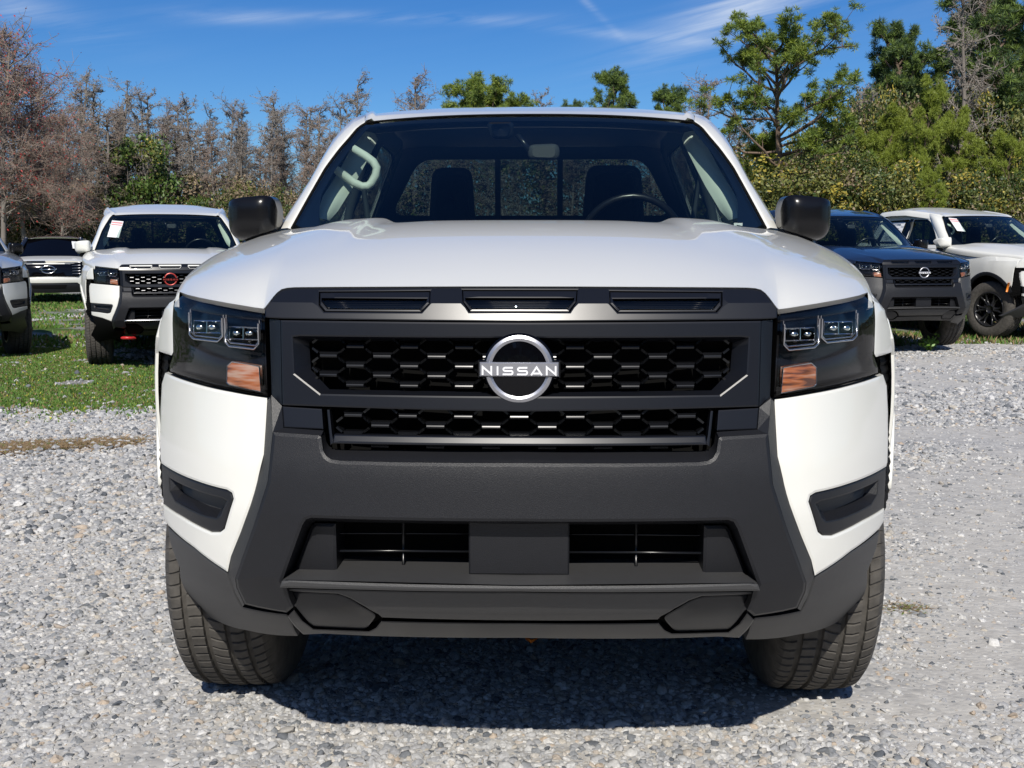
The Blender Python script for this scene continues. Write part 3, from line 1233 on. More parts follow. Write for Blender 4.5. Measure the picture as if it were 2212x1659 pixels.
rp = [(1138, 247.0, 2.19), (1138, 240, 2.30), (1138, 233.5, 2.6), (1138, 231, 2.95), (1138, 232, 3.3)]
rc = [PD(*q) for q in rp] + [Vector((0, 3.62, 1.775)), Vector((0, 3.74, 1.73))]
ro = [ws(.93, 1.0) + Vector((-.012, .004, .004)), PD(812, 250, 2.36), PD(808, 246.5, 2.6), PD(812, 245.5, 2.95)]
zr = ro[-1].z
ro += [Vector((ro[-1].x - .004, 3.3, zr)), Vector((ro[-1].x + .0, 3.62, zr - .02)), Vector((ro[-1].x + .02, 3.74, zr - .07))]
rrows = []
for c_, o_ in zip(rc, ro):
    c_.x = 0
    row = []
    for j in range(15):
        s = j / 14
        row.append(Vector((o_.x * s, c_.y + (o_.y - c_.y) * s ** 2, c_.z + (o_.z - c_.z) * s ** 3.0)))
    row.append(o_ + Vector((-.012, .01, .012)))
    row.append(o_ + Vector((-.035, .02, .006)))
    row.append(o_ + Vector((-.06, .03, -.025)))
    row.append(o_ + Vector((-.075, .03, -.07)))
    rrows.append(row)
# finer interpolation along the roof
fine = []
for i in range(len(rrows) - 1):
    for k in range(4):
        fine.append([rrows[i][j].lerp(rrows[i + 1][j], k / 4) for j in range(len(rrows[0]))])
fine.append(rrows[-1])
rv = grid(fine)
roof = mk('roof', *join([rv, flip(rv)]), M['paint'], truck)
weld(roof)
hlr = [[p + Vector((0, 0.03, -.045)) for p in r_[:15]] for r_ in rrows]
hv2 = grid(hlr)
mk('headliner', *join([hv2, flip(hv2)]), M['headliner'], roof)

# ---- body sides
SY = [.38, .46, .60, .75, .95, 1.4, 1.8, 2.6, 3.7, 4.1, 4.7, 5.3]
SX = [.845, .858, .892, .915, .925, .912, .90, .905, .905, .925, .905, .86]
KZ = [.30, .45, .60, .80]
KX_ = [.07, .04, .012, 0]
HY = [.38, .46, .60, .90, 1.4, 1.9, 2.9, 3.8, 5.3]
HT = [1.078, 1.085, 1.10, 1.133, 1.183, 1.235, 1.262, 1.272, 1.30]


def side_s(y, z, d):
    g_ = interp(y, HY, HT) - z
    return (-(interp(y, SY, SX) - interp(z, KZ, KX_) - interp(g_, [0, .03, .06, .12, .2], [.072, .038, .020, .006, 0]) - d), y, z)


def arc(cy, cz, r, a_0, a_1, n=16):
    return [(cy + r * cos(radians(a_0 + (a_1 - a_0) * k / n)), cz + r * sin(radians(a_0 + (a_1 - a_0) * k / n))) for k in range(n + 1)]


fend = [(.46, .95), (.43, .99), (.425, 1.072), (.6, 1.096), (.9, 1.129), (1.4, 1.179), (1.87, 1.228), (1.87, .42)] + arc(.90, .41, .445, 3, 156)
two('front_fender', sheet(fend, side_s, (), .004, .004, .05), M['paint'], truck)
fd = [(1.878, .42), (1.878, 1.226), (2.93, 1.25), (2.93, .42)]
rd = [(2.938, .42), (2.938, 1.25), (3.79, 1.26), (3.77, .85), (3.66, .62), (3.62, .42)]
fdo = two('front_door', sheet(fd, side_s, (), .014, .004, .06), M['paint'], truck)
rdo = two('rear_door', sheet(rd, side_s, (), .014, .004, .06), M['paint'], truck)
for dd, yh in ((fdo, 2.72), (rdo, 3.60)):
    for k, d_ in enumerate(dd):
        s = -1 if k == 0 else 1
        mk('door_handle', *tube([(s * .905, yh - .10, 1.06), (s * .93, yh - .07, 1.062), (s * .93, yh + .07, 1.062), (s * .905, yh + .10, 1.06)], .014, 6), M['paint'], d_)
bed = [(3.84, .55), (3.84, 1.29), (5.27, 1.29), (5.29, .60)] + [(4.62, .52)] + arc(4.10, .41, .445, 12, 165)
two('bed_side', sheet(bed, side_s, (), .014, .004, .06), M['paint'], truck)
sill = [(1.36, .36), (1.36, .44), (3.63, .44), (3.63, .36)]
two('rocker_panel', sheet(sill, side_s, (), .05, .004, .1), M['plastic'], truck)
for cy, nm in ((.90, 'arch_trim'), (4.10, 'arch_trim')):
    o1 = arc(cy, .41, .487, 0, 152, 20)
    o2 = arc(cy, .41, .437, 152, 0, 20)
    two(nm, sheet(o1 + o2, lambda y, z, d: (lambda q: (q[0] - .012, q[1], q[2]))(side_s(y, z, d)), (), .03, .004, .06), M['paint'], truck)
# fender nose outside the headlight and the ribbed channel under it
nose = xz([(376, 646), (362, 655), (351, 669), (342, 700), (337, 724), (335, 758), (366, 769), (369.5, 762), (368, 700), (371, 652)], .0)
two('fender_nose', sheet(nose, fs(.012), (), .08, .005, .02), M['paint'], truck)
ch = [PD(u, v, y) for u, v, y in [(349, 762, .51), (347, 900, .51), (346, 1000, .51), (348, 1052, .51), (358, 1100, .49)]]
ch2 = [PD(u, v, y) for u, v, y in [(366, 770, .40), (362, 820, .38), (352, 1000, .37), (354, 1060, .37), (366, 1100, .37)]]
rib = []
for k in range(17):
    t = k / 16
    a, b2 = poly_at(ch, t * .93), poly_at(ch2, t * .93)
    a2, b3 = poly_at(ch, min(1, t * .93 + .03)), poly_at(ch2, min(1, t * .93 + .03))
    rib.append(([a, b2, b3 + Vector((0, -.010, 0)), a2 + Vector((0, -.008, 0)), poly_at(ch, min(1, t * .93 + .055)), poly_at(ch2, min(1, t * .93 + .055))], [(0, 1, 2, 3), (3, 2, 5, 4)]))
rj = join([loft(ch, ch2, False)] + rib)
two('ribbed_channel', rj, M['void'], truck, False)


def upper_s(y, z, d):
    t = (z - 1.22) / (1.70 - 1.22)
    return (-(.862 + (.655 - .862) * t - d), y, z)


up = [(1.93, 1.20), (2.02, 1.30), (2.15, 1.42), (2.30, 1.56), (2.42, 1.655), (2.55, 1.70), (3.0, 1.71), (3.5, 1.70), (3.66, 1.66), (3.80, 1.24), (2.9, 1.225)]
w1 = rnd_corners([(2.06, 1.255), (2.24, 1.44), (2.42, 1.585), (2.52, 1.63), (2.86, 1.64), (2.86, 1.265)], .04, 3)
w2 = rnd_corners([(2.95, 1.265), (2.95, 1.64), (3.42, 1.63), (3.53, 1.61), (3.64, 1.28)], .04, 3)
up_o = two('door_frame', sheet(up, upper_s, [w1, w2], .012, .003, .06), M['paint'], truck)
two('frame_lining', sheet(up, lambda y, z, d: upper_s(y, z, d + .03), [w1, w2], .002, 0, .08), M['headliner'], truck)
for w_, nm in ((w1, 'side_window'), (w2, 'side_window')):
    two(nm, sheet(shrink(w_, -.01), lambda y, z, d: upper_s(y, z, d + .012), (), .002, 0, .1), M['sglass'], truck)
two('window_pillar', sheet([(2.865, 1.26), (2.865, 1.645), (2.945, 1.645), (2.945, 1.26)], lambda y, z, d: upper_s(y, z, d - .002), (), .004, 0, .1), M['gloss_black'], truck)
# rear wall of the cab with its window
rw = rnd_corners([(p.x, p.z) for p in [PD(846, 466, 3.78), PD(905, 345, 3.72), PD(1138, 341, 3.70)]][:2] + [(-PD(905, 345, 3.72).x, PD(905, 345, 3.72).z), (-PD(846, 466, 3.78).x, PD(846, 466, 3.78).z)], .07, 4)


def back_s(x, z, d):
    return (x, 3.80 - .16 * (z - 1.2) - d, z)


bw = [(-.86, 1.20), (-.66, 1.69), (.66, 1.69), (.86, 1.20)]
rwall = mk('cab_rear', *sheet(bw, lambda x, z, d: back_s(x, z, d - .01), [rw], .012, .002, .08), M['paint'], truck)
mk('rear_lining', *sheet(bw, lambda x, z, d: back_s(x, z, d + .01), [rw], .002, 0, .08), M['interior'], rwall)
mk('rear_window', *sheet(shrink(rw, -.01), lambda x, z, d: back_s(x, z, d), (), .002, 0, .2), M['sglass'], rwall)
for u in (1075, 1210):
    p = PD(u, 400, 3.7)
    mk('window_bar', *box(p.x, 3.74, 1.43, .028, .02, .5), M['frit'], rwall, False)

# ---- cabin
dash = []
for k in range(9):
    t = k / 8
    dash.append([Vector((x, 1.62 + .50 * t, 1.205 + .035 * sin(pi * min(1, t * 1.2)) + .03 * math.exp(-((x - .40) / .16) ** 2) * t)) for x in np.linspace(-.76, .76, 25)])
dash.append([p + Vector((0, .05, -.35)) for p in dash[-1]])
dashb = mk('dashboard', *grid(dash), M['interior'], truck)
sp = PD(1368, 425, 2.22)
sc = Vector((sp.x, sp.y + .07, sp.z - .175))
ax1, ax2 = Vector((1, 0, 0)), Vector((0, -.36, .93))
whl = mk('steering_wheel', *tube([sc + ax1 * .19 * cos(a) + ax2 * .19 * sin(a) for a in np.linspace(0, 2 * pi, 33)[:-1]], .014, 8, True), M['frit'], truck)
mk('wheel_hub', *join([tube([sc - ax1 * .18, sc + ax1 * .18], .02, 6), tube([sc, sc - ax2 * .18], .02, 6), tube([sc + Vector((0, -.02, 0)), sc + Vector((0, .03, 0))], .07, 12)]), M['frit'], whl)
mk('instrument_hood', *tube([Vector((sc.x - .17 + .34 * k / 10, 1.98, 1.215 + .045 * sin(pi * k / 10))) for k in range(11)], .02, 8), M['interior'], dashb)


def pillow(outline, y0, yf, yb_, n=7):
    n = 5
    """rounded solid from a 2-D outline: bulging to y0-yf in front and y0+yb behind"""
    cx = sum(p[0] for p in outline) / len(outline)
    cz = sum(p[1] for p in outline) / len(outline)
    rings = []
    for sgn, dep in ((-1, yf), (1, yb_)):
        rg = []
        for k in range(n + 1):
            sc_ = (1, .985, .955, .90, .82, .70)[k]
            rg.append([(cx + (p[0] - cx) * sc_, y0 + sgn * dep * (1 - sc_ ** 2.6) ** .5, cz + (p[1] - cz) * sc_) for p in outline])
        rings.append(rg)
    seq = list(reversed(rings[0])) + rings[1][1:]
    m_ = len(outline)
    V = [p for r_ in seq for p in r_]
    F = []
    for i in range(len(seq) - 1):
        for k in range(m_):
            l = (k + 1) % m_
            F.append((i * m_ + k, i * m_ + l, (i + 1) * m_ + l, (i + 1) * m_ + k))
    F.append(tuple(range(m_)))
    F.append(tuple(reversed(range((len(seq) - 1) * m_, len(seq) * m_))))
    return V, F


def seat(u0, u1, vt):
    y = 2.80
    a, b2 = PD(u0, vt, y), PD(u1, vt, y)
    cx, w = (a.x + b2.x) / 2, (b2.x - a.x)
    zt = a.z
    hr = rnd_corners([(cx - w * .5, zt - .27), (cx - w * .42, zt), (cx + w * .42, zt), (cx + w * .5, zt - .27)], .05, 4)
    s_ = mk('seat', *pillow(rnd_corners([(cx - .26, .75), (cx - .25, zt - .30), (cx - .16, zt - .235), (cx + .16, zt - .235), (cx + .25, zt - .30), (cx + .26, .75)], .05, 3), y + .06, .08, .07, 4), M['seat'], truck)
    mk('headrest', *pillow(hr, y, .05, .06, 5), M['seat'], s_)
    mk('cushion', *box(cx, y - .25, .70, .52, .5, .16, .03), M['seat'], s_, False)


seat(925, 1028, 362)
seat(1257, 1395, 357)
mk('cabin_floor', *box(0, 2.75, .55, 1.66, 2.2, .06), M['interior'], truck, False)
two('door_card', ([(-.82, 1.75, .5), (-.82, 3.78, .5), (-.84, 3.78, 1.24), (-.84, 1.75, 1.20)], [(0, 1, 2, 3)]), M['interior'], truck, False)
mk('firewall', *box(0, 1.60, .85, 1.60, .04, .62), M['void'], truck, False)
# inner pillar trims, grab handle, mirror
tro = [(688, 470), (690, 448), (697, 425), (714, 398), (733, 368), (753, 331), (774, 295), (786, 284)]
tri_ = [(712, 476), (730, 456), (746, 430), (762, 405), (781, 370), (800, 334), (816, 302), (811, 288)]
try_ = [1.93, 1.96, 2.01, 2.08, 2.16, 2.24, 2.31, 2.335]
trw = []
for k in range(8):
    a, b2 = PD(*tro[k], try_[k] + .02), PD(*tri_[k], try_[k] + .07)
    trw.append([a.lerp(b2, q) + Vector((0, -.022 * sin(pi * q), 0)) for q in np.linspace(0, 1, 7)])
two('pillar_trim', grid(trw), M['trim'], truck)
mk('grab_handle', *tube([PD(*q) for q in [(752, 314, 2.20), (770, 325, 2.12), (790, 337, 2.10), (806, 349, 2.09), (814, 362, 2.09), (812, 378, 2.09), (803, 395, 2.09), (795, 402, 2.09), (782, 403, 2.09), (765, 395, 2.08), (727, 367, 2.10)]], .0155, 8), M['trim'], truck)
mm0, mm1 = PD(1140, 310, 2.10), PD(1209, 347, 2.10)
mirror_in = mk('rearview_mirror', *pillow(rnd_corners([(mm0.x, mm0.z - .004), (mm1.x, mm0.z), (mm1.x, mm1.z), (mm0.x, mm1.z + .004)], .03, 4), 2.10, .025, .01, 4), M['mirror_back'], truck)
mirror_in.data.set_sharp_from_angle(angle=radians(35))
mk('mirror_stem', *tube([PD(1118, 292, 2.12), PD(1145, 325, 2.10)], .012, 6), M['frit'], mirror_in)
sns = [(PD(u, v, 2.10).x, PD(u, v, 2.10).z) for u, v in [(1050, 262), (1112, 262), (1105, 300), (1062, 300)]]
mk('sensor_cover', *pillow(rnd_corners(sns, .02, 3), 2.12, .02, .03, 4), M['frit'], truck)
for s in (-1, 1):
    v_ = PD(1500 if s > 0 else 775, 440, 2.62)
mk('belt_pillar', *join([tube([(s * .80, 2.80, 1.22), (s * .775, 2.83, 1.36), (s * .70, 2.86, 1.60)], .02, 6) for s in (-1, 1)]), M['headliner'], truck)
mk('belt_webbing', *join([tube([(s * .74, 2.86, 1.60), (s * .70, 2.84, 1.30)], .012, 4) for s in (-1, 1)]), M['headliner'], truck)

# ---- mirrors
mo = [(491.5, 452), (495, 440), (508, 432), (530, 428), (560, 425.5), (585, 424), (595, 427), (600, 435), (602.5, 450), (603, 475), (602, 495), (590, 501), (560, 509), (540, 515), (524, 520.5), (514, 517), (504, 506), (496, 490), (492, 470)]
mpt = rnd_corners([(PD(u, v, 1.80).x, PD(u, v, 1.80).z) for u, v in mo], .02, 2)
mx0, mx1 = min(p[0] for p in mpt), max(p[0] for p in mpt)
mz0, mz1 = min(p[1] for p in mpt), max(p[1] for p in mpt)


def mir_s(x, z, d):
    u_, v_ = (x - (mx0 + mx1) / 2) / ((mx1 - mx0) / 2), (z - (mz0 + mz1) / 2 - .012) / ((mz1 - mz0) / 2 + .012)
    q = min(1, (abs(u_) ** 4 + abs(v_) ** 4) ** .25)
    return (x, 1.80 - .085 * (1 - q ** 3.2) ** .5 + .05 * u_ * -.5 + d, z)


mvf = sheet(mpt, mir_s, (), .085, .008, .012)
for s, vf in ((-1, mvf), (1, flip(mvf))):
    mr = mk('side_mirror', *vf, M['gloss_mirror'] if 'gloss_mirror' in M else M['plastic'], truck)
    mk('mirror_arm', *tube([(s * .84, 1.93, 1.19), (s * .93, 1.88, 1.20), (s * .99, 1.85, 1.215)], .032, 8), M['plastic'], mr)
    mk('mirror_glass', *tube([(s * .925, 1.888, 1.29), (s * .925, 1.896, 1.29)], .065, 16), M['chrome'], mr, False)
    mk('mirror_foot', *box(s * .85, 1.93, 1.215, .06, .12, .07, .01), M['paint'], mr, False)


# ---- wheels
def tyre_mesh():
    R, Wd = .388, .256
    rib = []          # (x, r, is tread)
    hw = Wd / 2
    prof = [(-hw + .012, .235, 0), (-hw - .002, .262, 0), (-hw - .006, .300, 0), (-hw - .002, .338, 0), (-hw + .008, .362, 0), (-hw + .020, .377, 1)]
    grooves = [-.074, -.026, .026, .074]
    x = -hw + .020
    for g_ in grooves:
        prof += [((x + g_ - .006) / 2, R - .0035 * (abs((x + g_) / 2) / hw) ** 2 * 3, 1), (g_ - .0074, R - .002 - .006 * (abs(g_) / hw) ** 2, 1), (g_ - .0058, R - .013, 0), (g_ + .0058, R - .013, 0), (g_ + .0074, R - .002 - .006 * (abs(g_) / hw) ** 2, 1)]
        x = g_ + .006
    prof += [((x + hw - .020) / 2, R - .0035 * (abs((x + hw - .02) / 2) / hw) ** 2 * 3, 1), (hw - .020, .377, 1), (hw - .008, .362, 0), (hw + .002, .338, 0), (hw + .006, .300, 0), (hw + .002, .262, 0), (hw - .012, .235, 0)]
    NB = 78
    m_ = len(prof)
    V = []
    for k in range(NB):
        for q in range(4):
            base = 2 * pi * k / NB
            fr = (0, .72, .78, .94)[q]
            low = q >= 2
            for (xx, rr, tr) in prof:
                skew = .30 * math.sin(xx * 38) / NB * 2 * pi
                a = base + fr * 2 * pi / NB + skew
                r2 = rr - (.005 if (low and tr) else 0)
                V.append((xx, r2 * cos(a), r2 * sin(a)))
    F = []
    nr = NB * 4
    for i in range(nr):
        j = (i + 1) % nr
        for q in range(m_ - 1):
            F.append((i * m_ + q, i * m_ + q + 1, j * m_ + q + 1, j * m_ + q))
    return V, F


def rim_mesh():
    V, F = [], []
    n = 40
    prof = [(.118, .236), (.128, .232), (.120, .218), (.06, .205), (-.12, .205), (-.12, .236)]
    m_ = len(prof)
    for k in range(n):
        a = 2 * pi * k / n
        for x, r_ in prof:
            V.append((x, r_ * cos(a), r_ * sin(a)))
    for k in range(n):
        l = (k + 1) % n
        for q in range(m_ - 1):
            F.append((k * m_ + q, l * m_ + q, l * m_ + q + 1, k * m_ + q + 1))
    return V, F


def spoke_mesh():
    parts = []
    for k in range(6):
        for d in (-.16, .16):
            a = 2 * pi * k / 6
            p0 = Vector((.075, .05 * cos(a + d), .05 * sin(a + d)))
            p1 = Vector((.095, .14 * cos(a + d * .8), .14 * sin(a + d * .8)))
            p2 = Vector((.108, .212 * cos(a + d * 1.3), .212 * sin(a + d * 1.3)))
            parts.append(tube([p0, p1, p2], [.02, .015, .013], 6))
    V, F = tube([(.03, 0, 0), (.095, 0, 0)], .055, 16)
    parts.append((V, F))
    back_ = tube([(.0, 0, 0), (.02, 0, 0)], .17, 24)
    parts.append(back_)
    return join(parts)


tm, rm, sm_ = tyre_mesh(), rim_mesh(), spoke_mesh()
wheel_parts = None
for (cx, cy) in ((-.757, .915), (.757, .915), (-.76, 4.10), (.76, 4.10)):
    if wheel_parts is None:
        a = mk('wheel', *rm, M['rim_black'], truck)
        b2 = mk('tyre', *tm, M['rubber'], a)
        b2.data.set_sharp_from_angle(angle=radians(28))
        c2 = mk('spoke', *sm_, M['rim_black'], a)
        wheel_parts = (a.data, b2.data, c2.data)
    else:
        a = link('wheel', wheel_parts[0], truck)
        link('tyre', wheel_parts[1], a)
        link('spoke', wheel_parts[2], a)
    a.location = (cx, cy, .388)
    a.rotation_euler = (.03 * cx, 0, pi if cx < 0 else 0)
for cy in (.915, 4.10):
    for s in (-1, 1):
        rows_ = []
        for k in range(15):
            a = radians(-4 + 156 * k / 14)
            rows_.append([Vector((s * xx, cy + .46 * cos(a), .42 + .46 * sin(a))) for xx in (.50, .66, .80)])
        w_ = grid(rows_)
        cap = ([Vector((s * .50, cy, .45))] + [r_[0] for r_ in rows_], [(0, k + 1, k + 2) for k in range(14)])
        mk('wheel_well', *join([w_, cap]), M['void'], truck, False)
mk('underbody', *join([box(0, 2.95, .44, 1.36, 4.3, .16), box(0, .915, .39, 1.5, .10, .10), box(0, 4.1, .39, 1.4, .12, .12), box(0, .62, .62, .98, .7, .50)]), M['void'], truck, False)  # floor pan and engine-bay box sized to block light from below the cab
mk('tag_ribbon', *tube([PD(1136, 1372, .30), PD(1140, 1380, .29), PD(1147, 1385, .28), PD(1160, 1379, .29)], [.002, .006, .008, .002], 4, flat=.3), M['orange_tag'], truck, False)
# ---- bed
mk('bed_floor', *box(0, 4.55, .80, 1.62, 1.42, .04), M['plastic'], truck, False)
mk('bed_wall', *join([box(0, 3.86, 1.04, 1.70, .04, .46), box(-.80, 4.55, 1.04, .04, 1.4, .48), box(.80, 4.55, 1.04, .04, 1.4, .48)]), M['paint'], truck, False)
mk('tailgate', *box(0, 5.28, 1.0, 1.55, .05, .56, .008), M['paint'], truck, False)
two('tail_lamp', box(-.83, 5.28, 1.08, .12, .06, .36, .01), M['tow_red'], truck, False)
mk('rear_bumper', *box(0, 5.33, .56, 1.78, .16, .20, .02), M['chrome'], truck, False)

for o in list(bpy.data.objects):
    if o.type == 'MESH' and o.name.split('.')[0] in ('grille_surround', 'grille', 'grille_block', 'grille_frame', 'grille_sill', 'front_bumper', 'marker_lamp',
                                                     'shelf_edge', 'bumper_apron', 'tow_cover', 'lower_strip', 'bumper_corner', 'bumper_wing', 'lamp_pocket', 'intake_cheek', 'front_fender', 'front_door', 'rear_door', 'bed_side', 'door_frame'):
        o.data.set_sharp_from_angle(angle=radians(13))
        wmod = o.modifiers.new('weighted', 'WEIGHTED_NORMAL')
        wmod.keep_sharp = True
truck.location = (TRX, TRY, 0)
truck.rotation_euler = (0, 0, TRA)
tag(truck, 'large white pickup with charcoal bumper facing the camera in the foreground', 'pickup truck', 'pickups parked on the lot')

# ================================================================== ground
from mathutils import noise as mnoise


def gz(x, y):
    return -.14 * smooth01((y - 4.5) / 7.0)


def vnoise(x, y, s=1.0, seed=0):
    """vectorised value noise"""
    x = np.asarray(x) * s + seed * 17.3
    y = np.asarray(y) * s + seed * 9.1
    xi, yi = np.floor(x), np.floor(y)
    fx, fy = x - xi, y - yi
    fx, fy = fx * fx * (3 - 2 * fx), fy * fy * (3 - 2 * fy)

    def h(a, b2):
        v = np.sin(a * 127.1 + b2 * 311.7 + seed * 3.3) * 43758.5453
        return v - np.floor(v)
    return (h(xi, yi) * (1 - fx) + h(xi + 1, yi) * fx) * (1 - fy) + (h(xi, yi + 1) * (1 - fx) + h(xi + 1, yi + 1) * fx) * fy


BX = [-30, -6, -4, -3, -2, 0, 3, 5, 6.5, 9, 20]
BY = [7.6, 8.35, 8.6, 8.9, 9.3, 11.2, 14.4, 15.3, 15.6, 15.0, 14.0]


def gravel_edge(x, y):
    """>0 on the gravel track, <0 on the grass"""
    n = (vnoise(x, y, .9, 1) - .5) * 1.2 + (vnoise(x, y, 3.0, 2) - .5) * .7
    return np.interp(x, BX, BY) + n * .6 - y


gxs = np.concatenate([-np.geomspace(900, 22, 12), np.linspace(-20, 20, 81), np.geomspace(22, 900, 12)])
gys = np.concatenate([np.linspace(-400, -20, 6), np.linspace(-8, 30, 77), np.geomspace(33, 1500, 14)])
V = [(x, y, gz(x, y)) for y in gys for x in gxs]
nc = len(gxs)
F = [(i * nc + j, i * nc + j + 1, (i + 1) * nc + j + 1, (i + 1) * nc + j) for i in range(len(gys) - 1) for j in range(nc - 1)]


def ground_mat(name, kind):
    m = bpy.data.materials.new(name)
    nt, N, L, b = nodes(m)
    b.inputs['Roughness'].default_value = .95
    b.inputs['Specular IOR Level'].default_value = .15
    geo = N.new('ShaderNodeNewGeometry')

    def nz(scale, det=3, vec=None):
        n = N.new('ShaderNodeTexNoise')
        n.inputs['Scale'].default_value = scale
        n.inputs['Detail'].default_value = det
        L.new(vec or geo.outputs['Position'], n.inputs['Vector'])
        return n.outputs[0]

    def ramp(src, stops, interp_='LINEAR'):
        r = N.new('ShaderNodeValToRGB')
        r.color_ramp.interpolation = interp_
        el = r.color_ramp.elements
        el[0].position, el[0].color = stops[0][0], (*stops[0][1], 1)
        el[1].position, el[1].color = stops[1][0], (*stops[1][1], 1)
        for p, c in stops[2:]:
            e = el.new(p)
            e.color = (*c, 1)
        L.new(src, r.inputs[0])
        return r.outputs[0]

    def mix(f, a, b2, mode='MIX'):
        x = N.new('ShaderNodeMix')
        x.data_type = 'RGBA'
        x.blend_type = mode
        if isinstance(f, float):
            x.inputs[0].default_value = f
        else:
            L.new(f, x.inputs[0])
        for i, v in ((6, a), (7, b2)):
            if isinstance(v, tuple):
                x.inputs[i].default_value = (*v, 1)
            else:
                L.new(v, x.inputs[i])
        return x.outputs[2]
    vor = N.new('ShaderNodeTexVoronoi')
    vor.inputs['Scale'].default_value = 55
    L.new(geo.outputs['Position'], vor.inputs['Vector'])
    sep = N.new('ShaderNodeSeparateColor')
    L.new(vor.outputs['Color'], sep.inputs[0])
    stones = ramp(sep.outputs[0], [(0, (.13, .14, .155)), (.99, (.62, .60, .56)), (.3, (.25, .26, .28)), (.55, (.36, .37, .38)), (.8, (.46, .45, .43))])
    sand = ramp(nz(14, 6), [(.3, (.40, .385, .36)), (.7, (.55, .53, .49))])
    sandm = ramp(nz(1.6, 5), [(.30, (.35, .35, .35)), (.55, (1, 1, 1))])
    grav = mix(sandm, stones, sand)
    dirt = ramp(nz(30, 5), [(.3, (.10, .085, .06)), (.7, (.26, .23, .18))])
    green = ramp(nz(9, 5), [(.35, (.04, .085, .015)), (.65, (.10, .14, .03))])
    grass = mix(ramp(nz(1.3, 4), [(.42, (0, 0, 0)), (.58, (1, 1, 1))]), green, mix(.5, dirt, stones))
    if kind == 'gravel':
        L.new(grav, b.inputs['Base Color'])
    else:
        L.new(grass, b.inputs['Base Color'])
    bp = N.new('ShaderNodeBump')
    bp.inputs['Strength'].default_value = .2
    bp.inputs['Distance'].default_value = .012
    L.new(vor.outputs['Distance'], bp.inputs['Height'])
    bp.invert = True
    L.new(bp.outputs[0], b.inputs['Normal'])
    return m


M['ground'] = ground_mat('gravel_ground', 'gravel')
M['verge'] = ground_mat('grassy_ground', 'grass')
tag(mk('ground', V, F, M['verge']), kind='structure')
# gravel track: its own sheet with a ragged edge, 4 mm above the soil
tv, tf = [], []
txs = np.linspace(-26, 26, 209)
cols_ = 60
edge = []
for x in txs:
    ye = float(np.interp(x, BX, BY)) + (float(vnoise(x, 0, 1.1, 5)) - .5) * .9 + (float(vnoise(x, 3, 4.0, 6)) - .5) * .35
    edge.append(ye)
ts = np.linspace(0, 1, cols_)
for i, x in enumerate(txs):
    for t in ts:
        y = -14 + (edge[i] + 14) * t
        tv.append((x, y, gz(x, y) + .004))
for i in range(len(txs) - 1):
    for j in range(cols_ - 1):
        a = i * cols_ + j
        tf.append((a, a + cols_, a + cols_ + 1, a + 1))
tag(mk('gravel_track', tv, tf, M['ground']), kind='structure')

# ---- loose stones: instanced crushed rock
rng = np.random.default_rng(7)


def in_view(x, y, m_=.6):
    return np.abs(x) < .47 * y + m_


def scatter(y0, y1, s, prob=1.0):
    W = .47 * y1 + .7
    xs, ys = np.meshgrid(np.arange(-W, W, s), np.arange(y0, y1, s))
    x = xs.ravel() + rng.uniform(-.5, .5, xs.size) * s
    y = ys.ravel() + rng.uniform(-.5, .5, xs.size) * s
    k = in_view(x, y) & (rng.random(x.size) < prob)
    return x[k], y[k]


SX_, SY_, SR_ = [], [], []
for (y0, y1, s, rad, pr) in ((2.2, 4.6, .0128, .0068, .95), (2.2, 4.6, .025, .0098, .8), (4.6, 8.5, .0205, .0104, .95), (4.6, 8.5, .046, .0155, .55), (8.5, 16.5, .036, .0165, .9),
                             (2.2, 7, .17, .014, .5)):
    x, y = scatter(y0, y1, s, pr)
    sand = vnoise(x, y, .8, 3) * .6 + vnoise(x, y, 2.6, 4) * .4 + np.clip((x - .2) * .17, 0, .30)
    right = np.clip((x + .2) * 1.2, 0, 1)
    wob = (vnoise(x, y, .7, 33) - .5) * .7
    for yc_, wd_, am_ in ((7.5, .34, .30), (5.75, .30, .26), (3.0, .42, .22), (11.2, .5, .2)):
        sand = sand + right * am_ * np.exp(-((y + wob - yc_ - .12 * (x - 2)) / wd_) ** 2)
    keep = rng.random(x.size) < np.clip(1.25 - 2.4 * np.clip(sand - .50, 0, 1) * (1 if rad < .02 else 1.2), .15, 1)
    ge = gravel_edge(x, y)
    keep &= (ge > rng.normal(0, .15, x.size)) | (rng.random(x.size) < .14 + .25 * np.exp(-np.abs(ge) / .5))
    x, y = x[keep], y[keep]
    sd_ = sand[keep]
    r_ = rad * rng.lognormal(0, .26, x.size) * np.clip(1.12 - .5 * np.clip(sd_ - .5, 0, 1), .6, 1.2)
    SX_.append(x)
    SY_.append(y)
    SR_.append(r_)
x, y = scatter(2.2, 6.2, .0195, .8)
k = (x > -1.2)
SX_.append(x[k])
SY_.append(y[k])
SR_.append(.0046 * rng.lognormal(0, .35, k.sum()))
# sparser gravel showing through the grass on the left, and a far gravel band
for (x0, x1, y0, y1, n, rad) in ((-9, -4.5, 18.5, 24, 16000, .018), (-7.5, -2, 11.9, 15, 2200, .012), (3.5, 10, 16, 19, 4000, .016)):
    x, y = rng.uniform(x0, x1, n), rng.uniform(y0, y1, n)
    k = vnoise(x, y, .7, 8) > .45
    SX_.append(x[k])
    SY_.append(y[k])
    SR_.append(rad * rng.lognormal(0, .3, k.sum()))
sx, sy, sr = np.concatenate(SX_), np.concatenate(SY_), np.concatenate(SR_)
NS = len(sx)
szz = -.14 * (lambda t: t * t * (3 - 2 * t))(np.clip((sy - 4.5) / 7, 0, 1)) + sr * rng.uniform(-.1, .45, NS)
me = bpy.data.meshes.new('gravel_stones')
me.vertices.add(NS)
me.vertices.foreach_set('co', np.stack([sx, sy, szz], 1).astype(np.float32).ravel())
a = me.attributes.new('scl', 'FLOAT_VECTOR', 'POINT')
